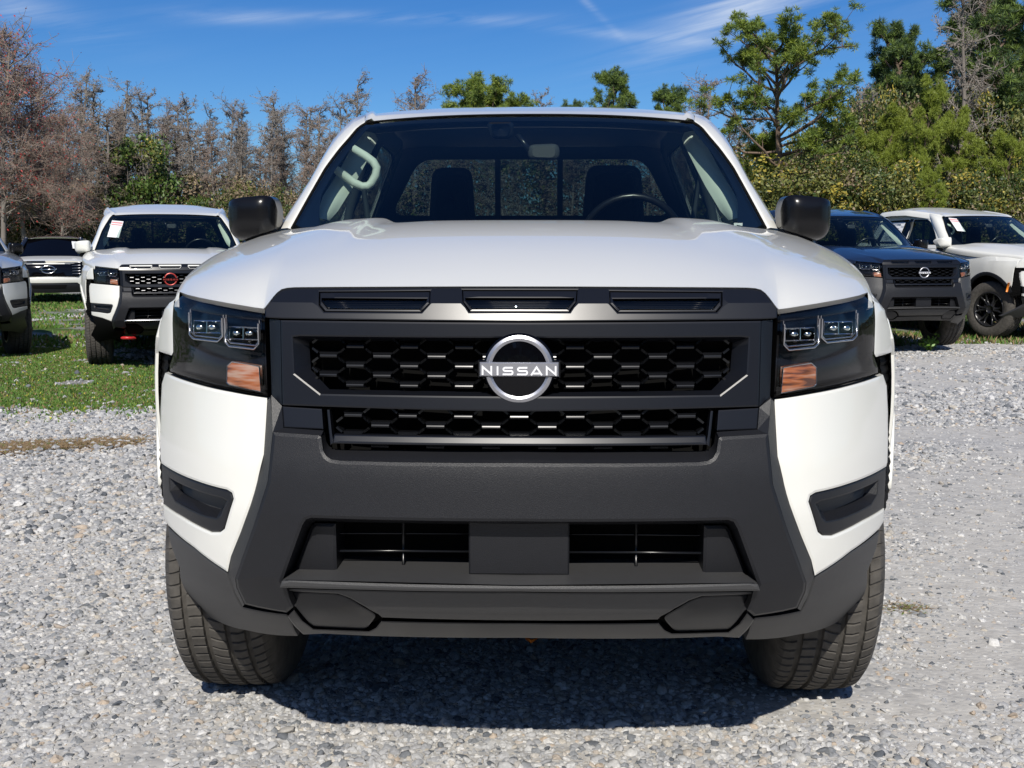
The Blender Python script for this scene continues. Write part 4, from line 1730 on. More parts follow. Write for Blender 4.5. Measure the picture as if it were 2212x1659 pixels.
a.data.foreach_set('vector', (np.stack([rng.uniform(.8, 1.35, NS), rng.uniform(.7, 1.1, NS), rng.uniform(.45, .8, NS)], 1) * sr[:, None]).astype(np.float32).ravel())
a = me.attributes.new('rot', 'FLOAT_VECTOR', 'POINT')
a.data.foreach_set('vector', np.stack([rng.normal(0, .35, NS), rng.normal(0, .35, NS), rng.uniform(0, 6.28, NS)], 1).astype(np.float32).ravel())
a = me.attributes.new('idx', 'INT', 'POINT')
a.data.foreach_set('value', rng.integers(0, 7, NS).astype(np.int32))
stone_m = bpy.data.materials.new('crushed_stone')
nt, N, L, b = nodes(stone_m)
oi = N.new('ShaderNodeObjectInfo')
r = N.new('ShaderNodeValToRGB')
r.color_ramp.interpolation = 'LINEAR'
el = r.color_ramp.elements
el[0].position, el[0].color = 0, (.10, .11, .125, 1)
el[1].position, el[1].color = 1, (.56, .54, .50, 1)
for p_, c_ in ((.10, (.25, .26, .27)), (.30, (.38, .38, .385)), (.52, (.45, .45, .445)), (.68, (.52, .515, .50)), (.76, (.60, .59, .57)), (.82, (.66, .65, .63)), (.87, (.49, .45, .385)), (.92, (.40, .385, .36)), (.965, (.47, .385, .30))):
    e = el.new(p_)
    e.color = (*c_, 1)
L.new(oi.outputs['Random'], r.inputs[0])
tc = N.new('ShaderNodeTexCoord')
nzz = N.new('ShaderNodeTexNoise')
nzz.inputs['Scale'].default_value = 2.3
nzz.inputs['Detail'].default_value = 6
L.new(tc.outputs['Object'], nzz.inputs['Vector'])
mxx = N.new('ShaderNodeMix')
mxx.data_type = 'RGBA'
mxx.blend_type = 'MULTIPLY'
mxx.inputs[0].default_value = .6
rr2 = N.new('ShaderNodeValToRGB')
rr2.color_ramp.elements[0].position = .3
rr2.color_ramp.elements[0].color = (.55, .55, .55, 1)
rr2.color_ramp.elements[1].position = .7
rr2.color_ramp.elements[1].color = (1.1, 1.1, 1.1, 1)
L.new(nzz.outputs[0], rr2.inputs[0])
L.new(r.outputs[0], mxx.inputs[6])
L.new(rr2.outputs[0], mxx.inputs[7])
L.new(mxx.outputs[2], b.inputs['Base Color'])
b.inputs['Roughness'].default_value = .85
b.inputs['Specular IOR Level'].default_value = .25
me.materials.append(stone_m)
stones_o = link('gravel_stones', me)
tag(stones_o, kind='stuff')
ng = bpy.data.node_groups.new('stone_scatter', 'GeometryNodeTree')
ng.interface.new_socket('Geometry', in_out='INPUT', socket_type='NodeSocketGeometry')
ng.interface.new_socket('Geometry', in_out='OUTPUT', socket_type='NodeSocketGeometry')
GN, GL = ng.nodes, ng.links
gi, go = GN.new('NodeGroupInput'), GN.new('NodeGroupOutput')
iop = GN.new('GeometryNodeInstanceOnPoints')
g2i = GN.new('GeometryNodeGeometryToInstance')
for k in range(7):
    ic_ = GN.new('GeometryNodeMeshIcoSphere')
    ic_.inputs['Subdivisions'].default_value = 2
    sp_ = GN.new('GeometryNodeSetPosition')
    ps_ = GN.new('GeometryNodeInputPosition')
    ad_ = GN.new('ShaderNodeVectorMath')
    ad_.operation = 'ADD'
    ad_.inputs[1].default_value = (k * 7.3, k * 3.1, -k * 5.7)
    vo_n = GN.new('ShaderNodeTexVoronoi')
    vo_n.inputs['Scale'].default_value = 1.25
    mu_ = GN.new('ShaderNodeVectorMath')
    mu_.operation = 'MULTIPLY_ADD'
    sc_n = GN.new('ShaderNodeVectorMath')
    sc_n.operation = 'SCALE'
    mt_ = GN.new('ShaderNodeMath')
    mt_.operation = 'MULTIPLY_ADD'
    mt_.inputs[1].default_value = -.85
    mt_.inputs[2].default_value = .38
    GL.new(ps_.outputs[0], ad_.inputs[0])
    GL.new(ad_.outputs[0], vo_n.inputs['Vector'])
    GL.new(vo_n.outputs['Distance'], mt_.inputs[0])
    GL.new(ps_.outputs[0], sc_n.inputs[0])
    GL.new(mt_.outputs[0], sc_n.inputs['Scale'])
    GL.new(ic_.outputs[0], sp_.inputs['Geometry'])
    GL.new(sc_n.outputs[0], sp_.inputs['Offset'])
    smn = GN.new('GeometryNodeSetMaterial')
    smn.inputs['Material'].default_value = stone_m
    GL.new(sp_.outputs[0], smn.inputs['Geometry'])
    ssn = GN.new('GeometryNodeSetShadeSmooth')
    ssn.inputs['Shade Smooth'].default_value = (k % 3 == 0)
    GL.new(smn.outputs[0], ssn.inputs['Geometry'])
    GL.new(ssn.outputs[0], g2i.inputs[0])


def named(nm, ty):
    n = GN.new('GeometryNodeInputNamedAttribute')
    n.data_type = ty
    n.inputs['Name'].default_value = nm
    return n.outputs['Attribute']


GL.new(gi.outputs[0], iop.inputs['Points'])
GL.new(g2i.outputs[0], iop.inputs['Instance'])
iop.inputs['Pick Instance'].default_value = True
GL.new(named('idx', 'INT'), iop.inputs['Instance Index'])
e2r = GN.new('FunctionNodeEulerToRotation')
GL.new(named('rot', 'FLOAT_VECTOR'), e2r.inputs[0])
GL.new(e2r.outputs[0], iop.inputs['Rotation'])
GL.new(named('scl', 'FLOAT_VECTOR'), iop.inputs['Scale'])
GL.new(iop.outputs[0], go.inputs[0])
mod = stones_o.modifiers.new('scatter', 'NODES')
mod.node_group = ng

# ---- grass, clover and straw as small blades
M['grass_a'] = mat('grass_green', (.075, .165, .022), .7)
M['grass_b'] = mat('grass_yellow_green', (.13, .20, .030), .7)
M['grass_c'] = mat('dry_straw', (.24, .165, .085), .8)
M['grass_d'] = mat('tiny_yellow_flower', (.55, .50, .05), .7)
GM = [M['grass_a'], M['grass_b'], M['grass_c'], M['grass_d']]


def blades(name, x, y, h, w, probs, lean=.6, flat=None):
    n = len(x)
    z = -.14 * (lambda t: t * t * (3 - 2 * t))(np.clip((y - 4.5) / 7, 0, 1))
    a = rng.uniform(0, 2 * pi, n)
    hh = h * rng.uniform(.5, 1.3, n)
    ww = w * rng.uniform(.6, 1.4, n)
    la_ = rng.uniform(0, 2 * pi, n)
    ll = hh * lean * rng.uniform(.2, 1.4, n)
    b0 = np.stack([x - np.cos(a) * ww, y - np.sin(a) * ww, z], 1)
    b1 = np.stack([x + np.cos(a) * ww, y + np.sin(a) * ww, z], 1)
    up_ = hh if flat is None else hh * flat
    tp = np.stack([x + np.cos(la_) * ll, y + np.sin(la_) * ll, z + up_], 1)
    md = (b0 + b1) / 2 * .45 + tp * .55
    off = np.stack([np.cos(a) * ww, np.sin(a) * ww, np.zeros(n)], 1) * 1.0
    V = np.concatenate([b0, b1, md + off, tp, md - off])
    i = np.arange(n)
    F = np.concatenate([np.stack([i, i + n, i + 2 * n, i + 4 * n], 1)])
    F2 = np.stack([i + 4 * n, i + 2 * n, i + 3 * n, i + 3 * n], 1)
    mi = rng.choice(4, n, p=probs)
    me = bpy.data.meshes.new(name)
    Vv = V.tolist()
    o = mk_np(name, V, np.concatenate([F[:, [0, 1, 2]], F[:, [0, 2, 3]], np.stack([i + 4 * n, i + 2 * n, i + 3 * n], 1)]), GM, None, False, np.concatenate([mi, mi, mi]))
    return tag(o, kind='stuff')


n = 340000
x, y = rng.uniform(-9.5, -.8, n), rng.uniform(7.6, 15.0, n)
ge = gravel_edge(x, y)
patch = vnoise(x, y, .8, 11) * .65 + vnoise(x, y, 2.7, 12) * .35
k = (ge < .0 + rng.normal(0, .20, n)) & (patch > .30 + .25 * np.exp(-(-ge / .5) ** 2) * (rng.random(n) < .8)) & in_view(x, y, 1.2)
k &= (y < 12.4) | (patch > .44)
blades('grass', x[k], y[k], .030, .0070, (.48, .36, .145, .015))
n = 60000
x, y = rng.uniform(-14, -2, n), rng.uniform(15, 32, n)
patch = vnoise(x, y, .5, 13) * .6 + vnoise(x, y * 2.2, .9, 14) * .4
k = (patch > .45) & in_view(x, y, 1.5)
blades('grass', x[k], y[k], .06, .014, (.45, .38, .17, .0))
n = 50000
x, y = rng.uniform(2.5, 14, n), rng.uniform(14, 24, n)
patch = vnoise(x, y, .9, 15)
k = (gravel_edge(x, y) < .15) & (patch > .42) & in_view(x, y, 1.5)
blades('grass', x[k], y[k], .075, .009, (.24, .36, .40, .0), lean=.8)
# straw lying on the gravel
n = 26000
x = rng.normal(-2.95, .36, n)
y = 7.0 + (x + 3.0) * .35 + rng.normal(0, .13, n)
k = (np.abs(x + 2.95) < .62) & (vnoise(x, y, 4, 16) > .25)
blades('dead_grass_patch', x[k], y[k], .045, .005, (.02, .03, .95, 0), lean=1.6, flat=.35)
n = 420
x, y = rng.normal(1.30, .035, n), rng.normal(3.72, .03, n)
blades('dead_grass_patch', x, y, .03, .0018, (.05, .15, .80, 0), lean=1.4, flat=.4)
n = 500
x, y = rng.normal(-2.02, .05, n), rng.normal(6.6, .05, n)
blades('dead_grass_patch', x, y, .03, .003, (.05, .1, .85, 0), lean=1.4, flat=.4)


# ================================================================== vegetation
def perp(d):
    r_ = Vector((random.gauss(0, 1), random.gauss(0, 1), random.gauss(0, 1)))
    p = d.cross(r_)
    return p.normalized() if p.length > 1e-6 else Vector((1, 0, 0))


class Tree:
    def __init__(self, seed):
        self.r = random.Random(seed)
        self.segs = []
        self.tips = []

    def path(self, p, d, ln, r0, r1, n, wob=.15, up=0.0):
        r = self.r
        pts = [p.copy()]
        d = d.normalized()
        for i in range(n):
            d = (d + Vector((r.gauss(0, wob), r.gauss(0, wob), r.gauss(0, wob) + up))).normalized()
            q = p + d * (ln / n)
            ra = r0 + (r1 - r0) * i / n
            rb_ = r0 + (r1 - r0) * (i + 1) / n
            self.segs.append((p.x, p.y, p.z, q.x, q.y, q.z, ra, rb_))
            p = q
            pts.append(p.copy())
        return pts, d

    def arrays(self, rmin=0, rmax=9):
        a = np.array([s for s in self.segs if rmin <= s[6] < rmax])
        return a


def prisms(a, n):
    N_ = len(a)
    p0, p1, r0, r1 = a[:, :3], a[:, 3:6], a[:, 6], a[:, 7]
    d = p1 - p0
    d /= np.linalg.norm(d, axis=1, keepdims=True) + 1e-9
    ref = np.where(np.abs(d[:, 2:3]) < .8, np.array([[0, 0, 1.]]), np.array([[1., 0, 0]]))
    u = np.cross(d, ref)
    u /= np.linalg.norm(u, axis=1, keepdims=True) + 1e-9
    w = np.cross(d, u)
    V = np.zeros((N_, 2 * n, 3))
    for k in range(n):
        an = 2 * pi * k / n
        o = u * cos(an) + w * sin(an)
        V[:, k] = p0 + o * r0[:, None]
        V[:, n + k] = p1 + o * r1[:, None]
    base = (np.arange(N_) * 2 * n)[:, None]
    F = []
    for k in range(n):
        l = (k + 1) % n
        F.append(np.concatenate([base + k, base + l, base + n + l, base + n + k], 1))
    return V.reshape(-1, 3), np.concatenate(F)


def leaf_quads(P_, size, R, flat=.0):
    """randomly turned diamond leaves at points P_"""
    n = len(P_)
    a = R.normal(0, 1, (n, 3))
    a[:, 2] *= (1 - flat)
    a /= np.linalg.norm(a, axis=1, keepdims=True)
    b2 = R.normal(0, 1, (n, 3))
    b2 = np.cross(a, b2)
    b2 /= np.linalg.norm(b2, axis=1, keepdims=True) + 1e-9
    s = size * R.uniform(.6, 1.4, (n, 1))
    V = np.concatenate([P_ - a * s, P_ - b2 * s * .5, P_ + a * s, P_ + b2 * s * .5])
    i = np.arange(n)
    return V, np.stack([i, i + n, i + 2 * n, i + 3 * n], 1)


M['bark_grey'] = mat('grey_bark', (.20, .175, .15), .9, noise=.35, nscale=2)
M['twig_grey'] = mat('grey_twigs', (.31, .27, .235), .9)
M['twig_brown'] = mat('reddish_twigs', (.31, .235, .19), .9)
M['bark_pine'] = mat('pine_bark', (.17, .12, .085), .9, noise=.5, nscale=1.5)
M['bark_dark'] = mat('dark_bark', (.07, .055, .042), .9)
M['bud_red'] = mat('red_buds', (.42, .035, .03), .6)
M['needle_a'] = mat('pine_needles', (.125, .185, .030), .6)
M['needle_b'] = mat('yellowish_needles', (.19, .24, .025), .6)
M['needle_c'] = mat('dark_needles', (.050, .090, .026), .6)
M['leaf_a'] = mat('dark_green_leaves', (.048, .078, .018), .5)
M['leaf_b'] = mat('olive_leaves', (.15, .16, .038), .5)
M['leaf_c'] = mat('yellow_leaves', (.36, .29, .045), .6)
M['leaf_d'] = mat('brown_leaves', (.24, .18, .11), .7)
M['leaf_e'] = mat('bright_green_leaves', (.075, .13, .022), .5)
M['moss'] = mat('grey_moss', (.16, .155, .13), .9)


def bare_tree(seed, H=11.0, spread=.16, limbs=46, twigm='twig_grey', buds=False, clump=True):
    T = Tree(seed)
    r = T.r
    pts, _ = T.path(Vector((0, 0, 0)), Vector((r.gauss(0, .03), r.gauss(0, .03), 1)), H, H * .014, H * .003, 12, .035, .02)
    twig_p = []
    for k in range(limbs):
        t = .22 + .78 * (k + r.random()) / limbs
        i = min(11, int(t * 12))
        p = pts[i].lerp(pts[i + 1], t * 12 - i)
        az = r.uniform(0, 2 * pi)
        ln = H * spread * r.uniform(.5, 1.25) * (1.15 - .55 * t)
        if clump and r.random() < .35:
            ln *= .5
        d = Vector((cos(az), sin(az), r.uniform(.1, .95)))
        lp, ld = T.path(p, d, ln, H * .0030, H * .0014, 5, .24, .06)
        for q in range(9):
            j = r.randint(1, 4)
            sp_ = lp[j].lerp(lp[j + 1], r.random())
            d2 = (ld * .5 + perp_r(r)).normalized()
            sp2, sd2 = T.path(sp_, d2, ln * r.uniform(.22, .5), H * .0013, H * .0009, 3, .28, .03)
            for w in range(8):
                d3 = (sd2 * .4 + perp_r(r)).normalized()
                j2 = r.randint(0, 3)
                T.segs.append((*sp2[j2], *(sp2[j2] + d3 * ln * r.uniform(.10, .26)), H * .0009, H * .0005))
                twig_p.append(sp2[j2] + d3 * ln * .2)
    big = T.arrays(H * .0019)
    small = T.arrays(0, H * .0019)
    V1, F1 = prisms(big, 6)
    V2, F2 = prisms(small, 3)
    R = np.random.default_rng(seed)
    tp = np.array([tuple(q) for q in twig_p])
    res = [('trunk', V1, F1, [M['bark_grey']], None)]
    mats = [M[twigm], M['bud_red'] if buds else M['moss']]
    k = R.random(len(tp)) < (.26 if buds else .25)
    if buds:
        k &= tp[:, 2] > H * .2
    LV, LF = leaf_quads(tp[k] + R.normal(0, .04, (k.sum(), 3)), .055 if buds else .06, R)
    V = np.concatenate([V2, LV])
    F = np.concatenate([F2, LF + len(V2)])
    mi = np.concatenate([np.zeros(len(F2), int), np.ones(len(LF), int)])
    res.append(('branches', V, F, mats, mi))
    return res


def perp_r(r):
    return Vector((r.gauss(0, 1), r.gauss(0, 1), r.gauss(0, .7))).normalized()


def pine_tree(seed, H=13.0, bare=.42, width=.32, limbs=34, mats=('needle_a', 'needle_b'), tuft=.30, dens=1.0, lean=0.0, top=.35):
    T = Tree(seed)
    r = T.r
    pts, _ = T.path(Vector((0, 0, 0)), Vector((lean, 0, 1)), H * .96, H * .019, H * .004, 12, .05, .03)
    tufts = []
    for k in range(limbs):
        t = bare + (1 - bare) * (k + r.random()) / limbs
        i = min(11, int(t * 12))
        p = pts[i].lerp(pts[i + 1], t * 12 - i)
        az = r.uniform(0, 2 * pi)
        u = (t - bare) / (1 - bare)
        ln = H * width * (top + (1 - top) * math.sqrt(max(0, 1 - u ** 2.2))) * r.uniform(.55, 1.1)
        d = Vector((cos(az), sin(az), r.uniform(-.05, .45) + .5 * u))
        lp, ld = T.path(p, d, ln, H * .006, H * .002, 6, .16, .05)
        nsub = int(8 * dens)
        for q in range(nsub):
            j = r.choice((2, 3, 4, 4, 5, 5))
            s0 = lp[j].lerp(lp[j + 1], r.random())
            d2 = (ld * .8 + perp_r(r) * .9 + Vector((0, 0, .35))).normalized()
            sp2, _x = T.path(s0, d2, ln * r.uniform(.12, .32), H * .0018, H * .001, 2, .2, .08)
            tufts += [sp2[-1]] + [sp2[-1] + perp_r(r) * r.uniform(.12, .42) for _t in range(5)]
        tufts.append(lp[-1])
    big = T.arrays(H * .0035)
    small = T.arrays(0, H * .0035)
    V1, F1 = prisms(big, 8)
    V2, F2 = prisms(small, 3)
    R = np.random.default_rng(seed)
    c = np.array([tuple(q) for q in tufts])
    NN = 32
    cc = np.repeat(c, NN, 0)
    dv = R.normal(0, 1, cc.shape) + np.array([0, 0, .6])
    dv /= np.linalg.norm(dv, axis=1, keepdims=True)
    e_ = cc + dv * tuft * R.uniform(.6, 1.1, (len(cc), 1))
    sd_ = np.cross(dv, R.normal(0, 1, cc.shape))
    sd_ /= np.linalg.norm(sd_, axis=1, keepdims=True) + 1e-9
    m1 = cc + (e_ - cc) * .5
    w = .016
    Vn = np.concatenate([cc, m1 + sd_ * w, e_, m1 - sd_ * w])
    i = np.arange(len(cc))
    Fn = np.stack([i, i + len(cc), i + 2 * len(cc), i + 3 * len(cc)], 1)
    mi_t = (R.random(len(c)) < .42).astype(int)
    mi = np.concatenate([np.full(len(F2), 2), np.repeat(mi_t, NN)])
    V = np.concatenate([V2, Vn])
    F = np.concatenate([F2, Fn + len(V2)])
    return [('trunk', V1, F1, [M['bark_pine']], None), ('crown', V, F, [M[mats[0]], M[mats[1]], M['bark_pine']], mi)]


def bush(seed, H=4.0, W=2.6, clumps=70, per=70, leaf=.10, probs=((.5, .3, .05, .15)), mats=('leaf_a', 'leaf_b', 'leaf_c', 'leaf_d'), trunk=True):
    """broadleaf mass from the ground up: many small leaf clumps"""
    R = np.random.default_rng(seed)
    C_, Rr = [], []
    for k in range(clumps):
        z = R.uniform(.06, 1) ** .9
        rad = W * .5 * (.55 + .55 * math.sqrt(max(0, 1 - (abs(z - .42) / .62) ** 2))) * math.sqrt(R.uniform(.15, 1))
        a = R.uniform(0, 2 * pi)
        C_.append((rad * cos(a), rad * sin(a), z * H * .93))
        Rr.append(R.uniform(.10, .20) * W)
    C_, Rr = np.array(C_), np.array(Rr)
    cc = np.repeat(C_, per, 0)
    dv = R.normal(0, 1, cc.shape)
    dv /= np.linalg.norm(dv, axis=1, keepdims=True)
    pts = cc + dv * np.repeat(Rr, per)[:, None] * R.uniform(.35, 1.1, (len(cc), 1)) * np.array([1, 1, .8])
    pts[:, 2] = np.maximum(pts[:, 2], .03)
    V, F = leaf_quads(pts, leaf, R)
    base = R.choice(4, clumps, p=probs)
    mi = np.repeat(base, per)
    sw = R.random(len(mi)) < .35
    mi = np.where(sw, R.choice(4, len(mi), p=probs), mi)
    T = Tree(seed)
    for k in range(9):
        az = T.r.uniform(0, 2 * pi)
        sl = T.r.uniform(.1, .5)
        T.path(Vector((cos(az) * .15, sin(az) * .15, 0)), Vector((cos(az) * sl, sin(az) * sl, 1)), H * T.r.uniform(.6, .98), H * .009, H * .003, 8, .10, .04)
    V1, F1 = prisms(T.arrays(), 5)
    return [('stem', V1, F1, [M['bark_grey']], None), ('foliage', V, F, [M[m_] for m_ in mats], mi)]


ROWS = {}


def place(proto, name, x_px, top_px, Y, label, cat, group=None, H=None, sx=1.0, rz=None):
    """stand a tree with its top at a measured height; proto = (list of mesh data, height)"""
    meshes, H0 = proto
    az = (x_px - 1106) / FPX
    X = az * Y
    el = math.atan((829.5 - top_px) / FPX) - PITCH
    h = CAM_H + .14 + Y * math.tan(el)
    s = h / H0
    o = empty(name, (X, Y, -.14), random.uniform(0, 6.28) if rz is None else rz)
    o.scale = (s * sx, s * sx, s)
    tag(o, label, cat, group)
    if group:
        ROWS.setdefault((group, label), []).append((az, o))
    for nm, me in meshes:
        link(nm, me, o)
    return o


def proto(parts, H):
    out = []
    for nm, V, F, mats, mi in parts:
        me = bpy.data.meshes.new(nm)
        me.vertices.add(len(V))
        me.vertices.foreach_set('co', V.astype(np.float32).ravel())
        me.loops.add(F.size)
        me.loops.foreach_set('vertex_index', F.astype(np.int32).ravel())
        me.polygons.add(len(F))
        me.polygons.foreach_set('loop_start', np.arange(0, F.size, 4, dtype=np.int32))
        me.polygons.foreach_set('loop_total', np.full(len(F), 4, dtype=np.int32))
        for mm in mats:
            me.materials.append(mm)
        if mi is not None:
            me.polygons.foreach_set('material_index', np.asarray(mi).astype(np.int32))
        me.update(calc_edges=True)
        out.append((nm, me))
    return (out, H)


random.seed(5)
cyp = [proto(bare_tree(100 + k, 11, (.15, .19, .13)[k], (50, 44, 56)[k]), 11) for k in range(3)]
cyp_b = [proto(bare_tree(130 + k, 11, .17, 50, 'twig_brown'), 11) for k in range(2)]
maple = [proto(bare_tree(150 + k, 10, .30, 66, 'twig_brown', buds=True, clump=False), 10) for k in range(2)]
pineA = proto(pine_tree(29, 13, .46, .37, 34, dens=1.0, tuft=.32, top=.55), 13)
pineB = proto(pine_tree(22, 13, .50, .20, 30, ('needle_a', 'needle_c'), tuft=.34), 13)
pineC = proto(pine_tree(23, 12, .30, .26, 34, ('needle_b', 'needle_b'), tuft=.40, dens=1.1), 12)
pineD = proto(pine_tree(24, 15, .42, .22, 30, ('needle_c', 'needle_a'), tuft=.40), 15)
domeP = proto(pine_tree(25, 11, .55, .34, 40, ('needle_a', 'needle_b'), tuft=.36, dens=1.3), 11)
bushL = [proto(bush(40 + k, 4, 3.4, 74, 120, .070, (.30, .22, .01, .47)), 4) for k in range(3)]
bushG = [proto(bush(50 + k, 5, 3.2, 100, 130, .080, (.25, .25, .02, .48), ('leaf_a', 'leaf_b', 'leaf_c', 'leaf_e')), 5) for k in range(2)]
bushR = [proto(bush(60 + k, 7, 6.0, 170, 150, .080, (.40, .44, .055, .105)), 7) for k in range(3)]
bushY = [proto(bush(70 + k, 4.5, 4.2, 90, 130, .075, (.34, .42, .13, .11)), 4.5) for k in range(2)]

# bare grey cypresses, left to right
cyps = [(125, 196, 78), (152, 178, 82), (184, 176, 80), (206, 172, 84), (243, 188, 76), (268, 232, 86), (292, 222, 82), (322, 206, 78), (345, 210, 80), (372, 240, 86), (402, 226, 80), (428, 214, 76),
        (455, 246, 86), (484, 224, 78), (508, 228, 80), (536, 240, 84), (560, 228, 78), (585, 246, 86), (611, 220, 80), (640, 244, 84), (668, 238, 78), (700, 240, 84), (728, 224, 80), (752, 232, 84), (782, 180, 76),
        (893, 170, 78), (812, 262, 84), (850, 262, 84), (960, 216, 86), (1182, 208, 88), (1500, 180, 84), (1480, 185, 88), (1540, 250, 80), (1585, 260, 78), (1626, 262, 80), (1655, 285, 76)]
cl_lab = {782: 'tall bare grey tree rising just left of the white cab roof in front', 893: 'bent bare tree top alone above the cab roof, left of the round pine',
          243: 'highest bare grey tree between the red-budded maples and the green evergreen', 322: 'bare grey tree with dark trunk in open sky above the green evergreen'}
for i, (x, t_, Y) in enumerate(cyps):
    pr = cyp[i % 3] if i % 5 else cyp_b[i % 2]
    if x in cl_lab:
        place(pr, 'bare_tree', x, t_, Y, cl_lab[x], 'tree', 'bare grey trees along the back of the lot')
    elif x < 830:
        place(pr, 'bare_tree', x, t_, Y, 'slim leafless grey tree in the tall back row', 'tree', 'bare grey trees along the back of the lot', sx=random.uniform(.85, 1.15))
    else:
        place(pr, 'bare_tree', x, t_, Y, 'pale leafless tree among the pines', 'tree', 'pale bare trees behind the front pickup', sx=random.uniform(.8, 1.1))
mp_ = [(-40, 96, 50), (14, 84, 49), (58, 128, 51), (104, 176, 54), (-110, 120, 52), (140, 262, 50)]
ml = ['red-budded maple cut by the left edge of the picture', 'tallest red-budded maple with pale forked branches at the far left', 'red-budded maple with dense twigs right of the tallest maple',
      'reddish bare maple sloping down towards the grey row', 'red-budded maple just outside the left edge', 'low reddish maple in front of the grey trees, right end of the maples']
for i, ((x, t_, Y), lb) in enumerate(zip(mp_, ml)):
    place(maple[i % 2], 'red_maple', x, t_, Y, lb, 'tree', 'red-budded maples at the far left', sx=(1.0, .95, .9)[i % 3])
for k in range(30):
    x = 110 + k * 23
    place((cyp_b + cyp)[k % 5], 'bare_tree', x, random.uniform(240, 345), random.uniform(58, 72), 'shorter brownish bare tree below the tall row', 'tree', 'short bare trees in front of the tall grey row', sx=random.uniform(1.1, 1.5))
place(bushG[0], 'evergreen_tree', 312, 288, 60, 'leafy green evergreen standing out among the bare trees, above the left white pickup', 'tree', sx=.80)
gl = [(215, 385, 62), (262, 405, 60), (368, 365, 62), (420, 420, 60), (520, 405, 61), (566, 395, 62), (660, 400, 62), (90, 425, 62), (-30, 420, 62), (480, 372, 66), (740, 390, 66)]
for i, (x, t_, Y) in enumerate(gl):
    place((bushL + [bushG[1]])[i % 4], 'shrub', x, t_, Y, 'green and brown shrub under the bare trees', 'shrub', 'thicket shrubs under the bare trees', sx=random.uniform(.8, 1.1))
fl_ = [(20, 455, 55), (75, 452, 55), (130, 458, 54), (185, 450, 55), (240, 452, 54), (300, 430, 56), (350, 445, 55), (400, 452, 54), (455, 440, 55), (510, 450, 54), (565, 445, 55), (615, 448, 54), (660, 440, 55)]
for i, (x, t_, Y) in enumerate(fl_):
    place(bushL[i % 3], 'shrub', x, t_, Y, 'low dark bush behind the left vehicles', 'shrub', 'low bushes at the foot of the left trees', sx=random.uniform(1.2, 1.7))

# right side
place(domeP, 'pine_tree', 1086, 212, 84, 'broad rounded pine crown rising behind the middle of the cab roof', 'tree', sx=.95)
place(pineB, 'pine_tree', 1316, 160, 84, 'open pine with separate tufts standing alone in the sky right of the round crown', 'tree', sx=.72, rz=1.0)
place(pineB, 'pine_tree', 1243, 226, 88, 'small pine tip just above the cab roof, between the round and the open pine', 'tree', sx=.7)
place(pineB, 'pine_tree', 1446, 196, 80, 'small rounded pine beside pale bare trees at the right end of the cab roof', 'tree', sx=.8)
place(pineA, 'pine_tree', 1700, 88, 54, 'large spreading pine with thick brown trunk behind the right mirror', 'tree', sx=1.12, rz=.4)
place(pineC, 'pine_tree', 1958, 196, 52, 'yellow-green pine growing out of the dark thicket on the right', 'tree', sx=.62)
place(pineC, 'pine_tree', 1630, 300, 56, 'low yellow-green pine between the windshield pillar and the big pine trunk', 'tree', sx=.8, rz=2.0)
place(pineC, 'pine_tree', 2010, 372, 48, 'short bright pine above the roof of the dark pickup', 'tree', sx=.8, rz=3.0)
place(pineD, 'pine_tree', 1995, 40, 62, 'dark pine behind the tall bare trunk at upper right', 'tree', sx=.85)
place(pineD, 'pine_tree', 2185, -60, 58, 'tall pine with heavy dark limbs at the right edge', 'tree', sx=1.1, rz=2.2)
place(cyp[0], 'bare_tree', 2056, -60, 56, 'tall pale bare trunk reaching past the top of the picture on the right', 'tree', 'bare grey trees along the back of the lot', sx=.85)
place(cyp_b[1], 'bare_tree', 2110, -20, 60, 'second bare tree just right of the tall pale trunk', 'tree', 'bare grey trees along the back of the lot', sx=.7)
place(cyp[1], 'bare_tree', 1850, 205, 60, 'grey bare tree poking from the thicket between the two large pines', 'tree', 'bare grey trees along the back of the lot')
place(pineB, 'pine_tree', 2120, 20, 66, 'dark open pine between the two tall bare trunks and the right edge', 'tree', sx=1.2, rz=4.0)
place(pineD, 'pine_tree', 1925, 120, 66, 'dark green pine crown above the thicket, left of the tall bare trunk', 'tree', sx=1.1, rz=5.0)
place(pineC, 'pine_tree', 1880, 250, 54, 'yellow-green pine boughs in the thicket, right of the big pine', 'tree', sx=.7, rz=1.2)
for k in range(16):
    place((cyp + cyp_b)[k % 5], 'bare_tree', 830 + k * 44, random.uniform(290, 350), random.uniform(60, 68), 'bare tree behind the front pickup, seen through its cab', 'tree', 'bare trees seen through the cab glass', sx=random.uniform(1.2, 1.6))
for i, (x, t_, Y, r_) in enumerate(((1835, 300, 53, .3), (1905, 330, 52, 2.6), (2085, 250, 53, 3.7), (2170, 300, 51, 5.1), (1775, 352, 52, 1.9))):
    place(pineC, 'pine_tree', x, t_, Y, 'yellow-green pine sapling standing in front of the thicket', 'tree', 'yellow-green pine saplings before the thicket', sx=.75, rz=r_)
rl = [(1790, 262, 62), (1850, 218, 60), (1905, 178, 62), (1965, 205, 60), (2040, 196, 62), (2105, 186, 58), (2165, 150, 62), (2225, 150, 60), (2290, 140, 60), (1735, 320, 60), (1690, 350, 64), (1600, 330, 68), (1555, 340, 66)]
for i, (x, t_, Y) in enumerate(rl):
    place(bushR[i % 3], 'thicket_tree', x, t_, Y, 'dense olive-green tree of the right-hand thicket', 'tree', 'thicket trees on the right', sx=random.uniform(.62, .8))
yl = [(1620, 395, 55), (1670, 385, 53), (1745, 345, 52), (1800, 330, 52), (1862, 345, 51), (1905, 372, 50), (1960, 400, 50), (2020, 410, 50), (2075, 375, 51), (2130, 370, 51), (2190, 372, 50), (2250, 360, 52), (1720, 430, 50), (1560, 420, 56)]
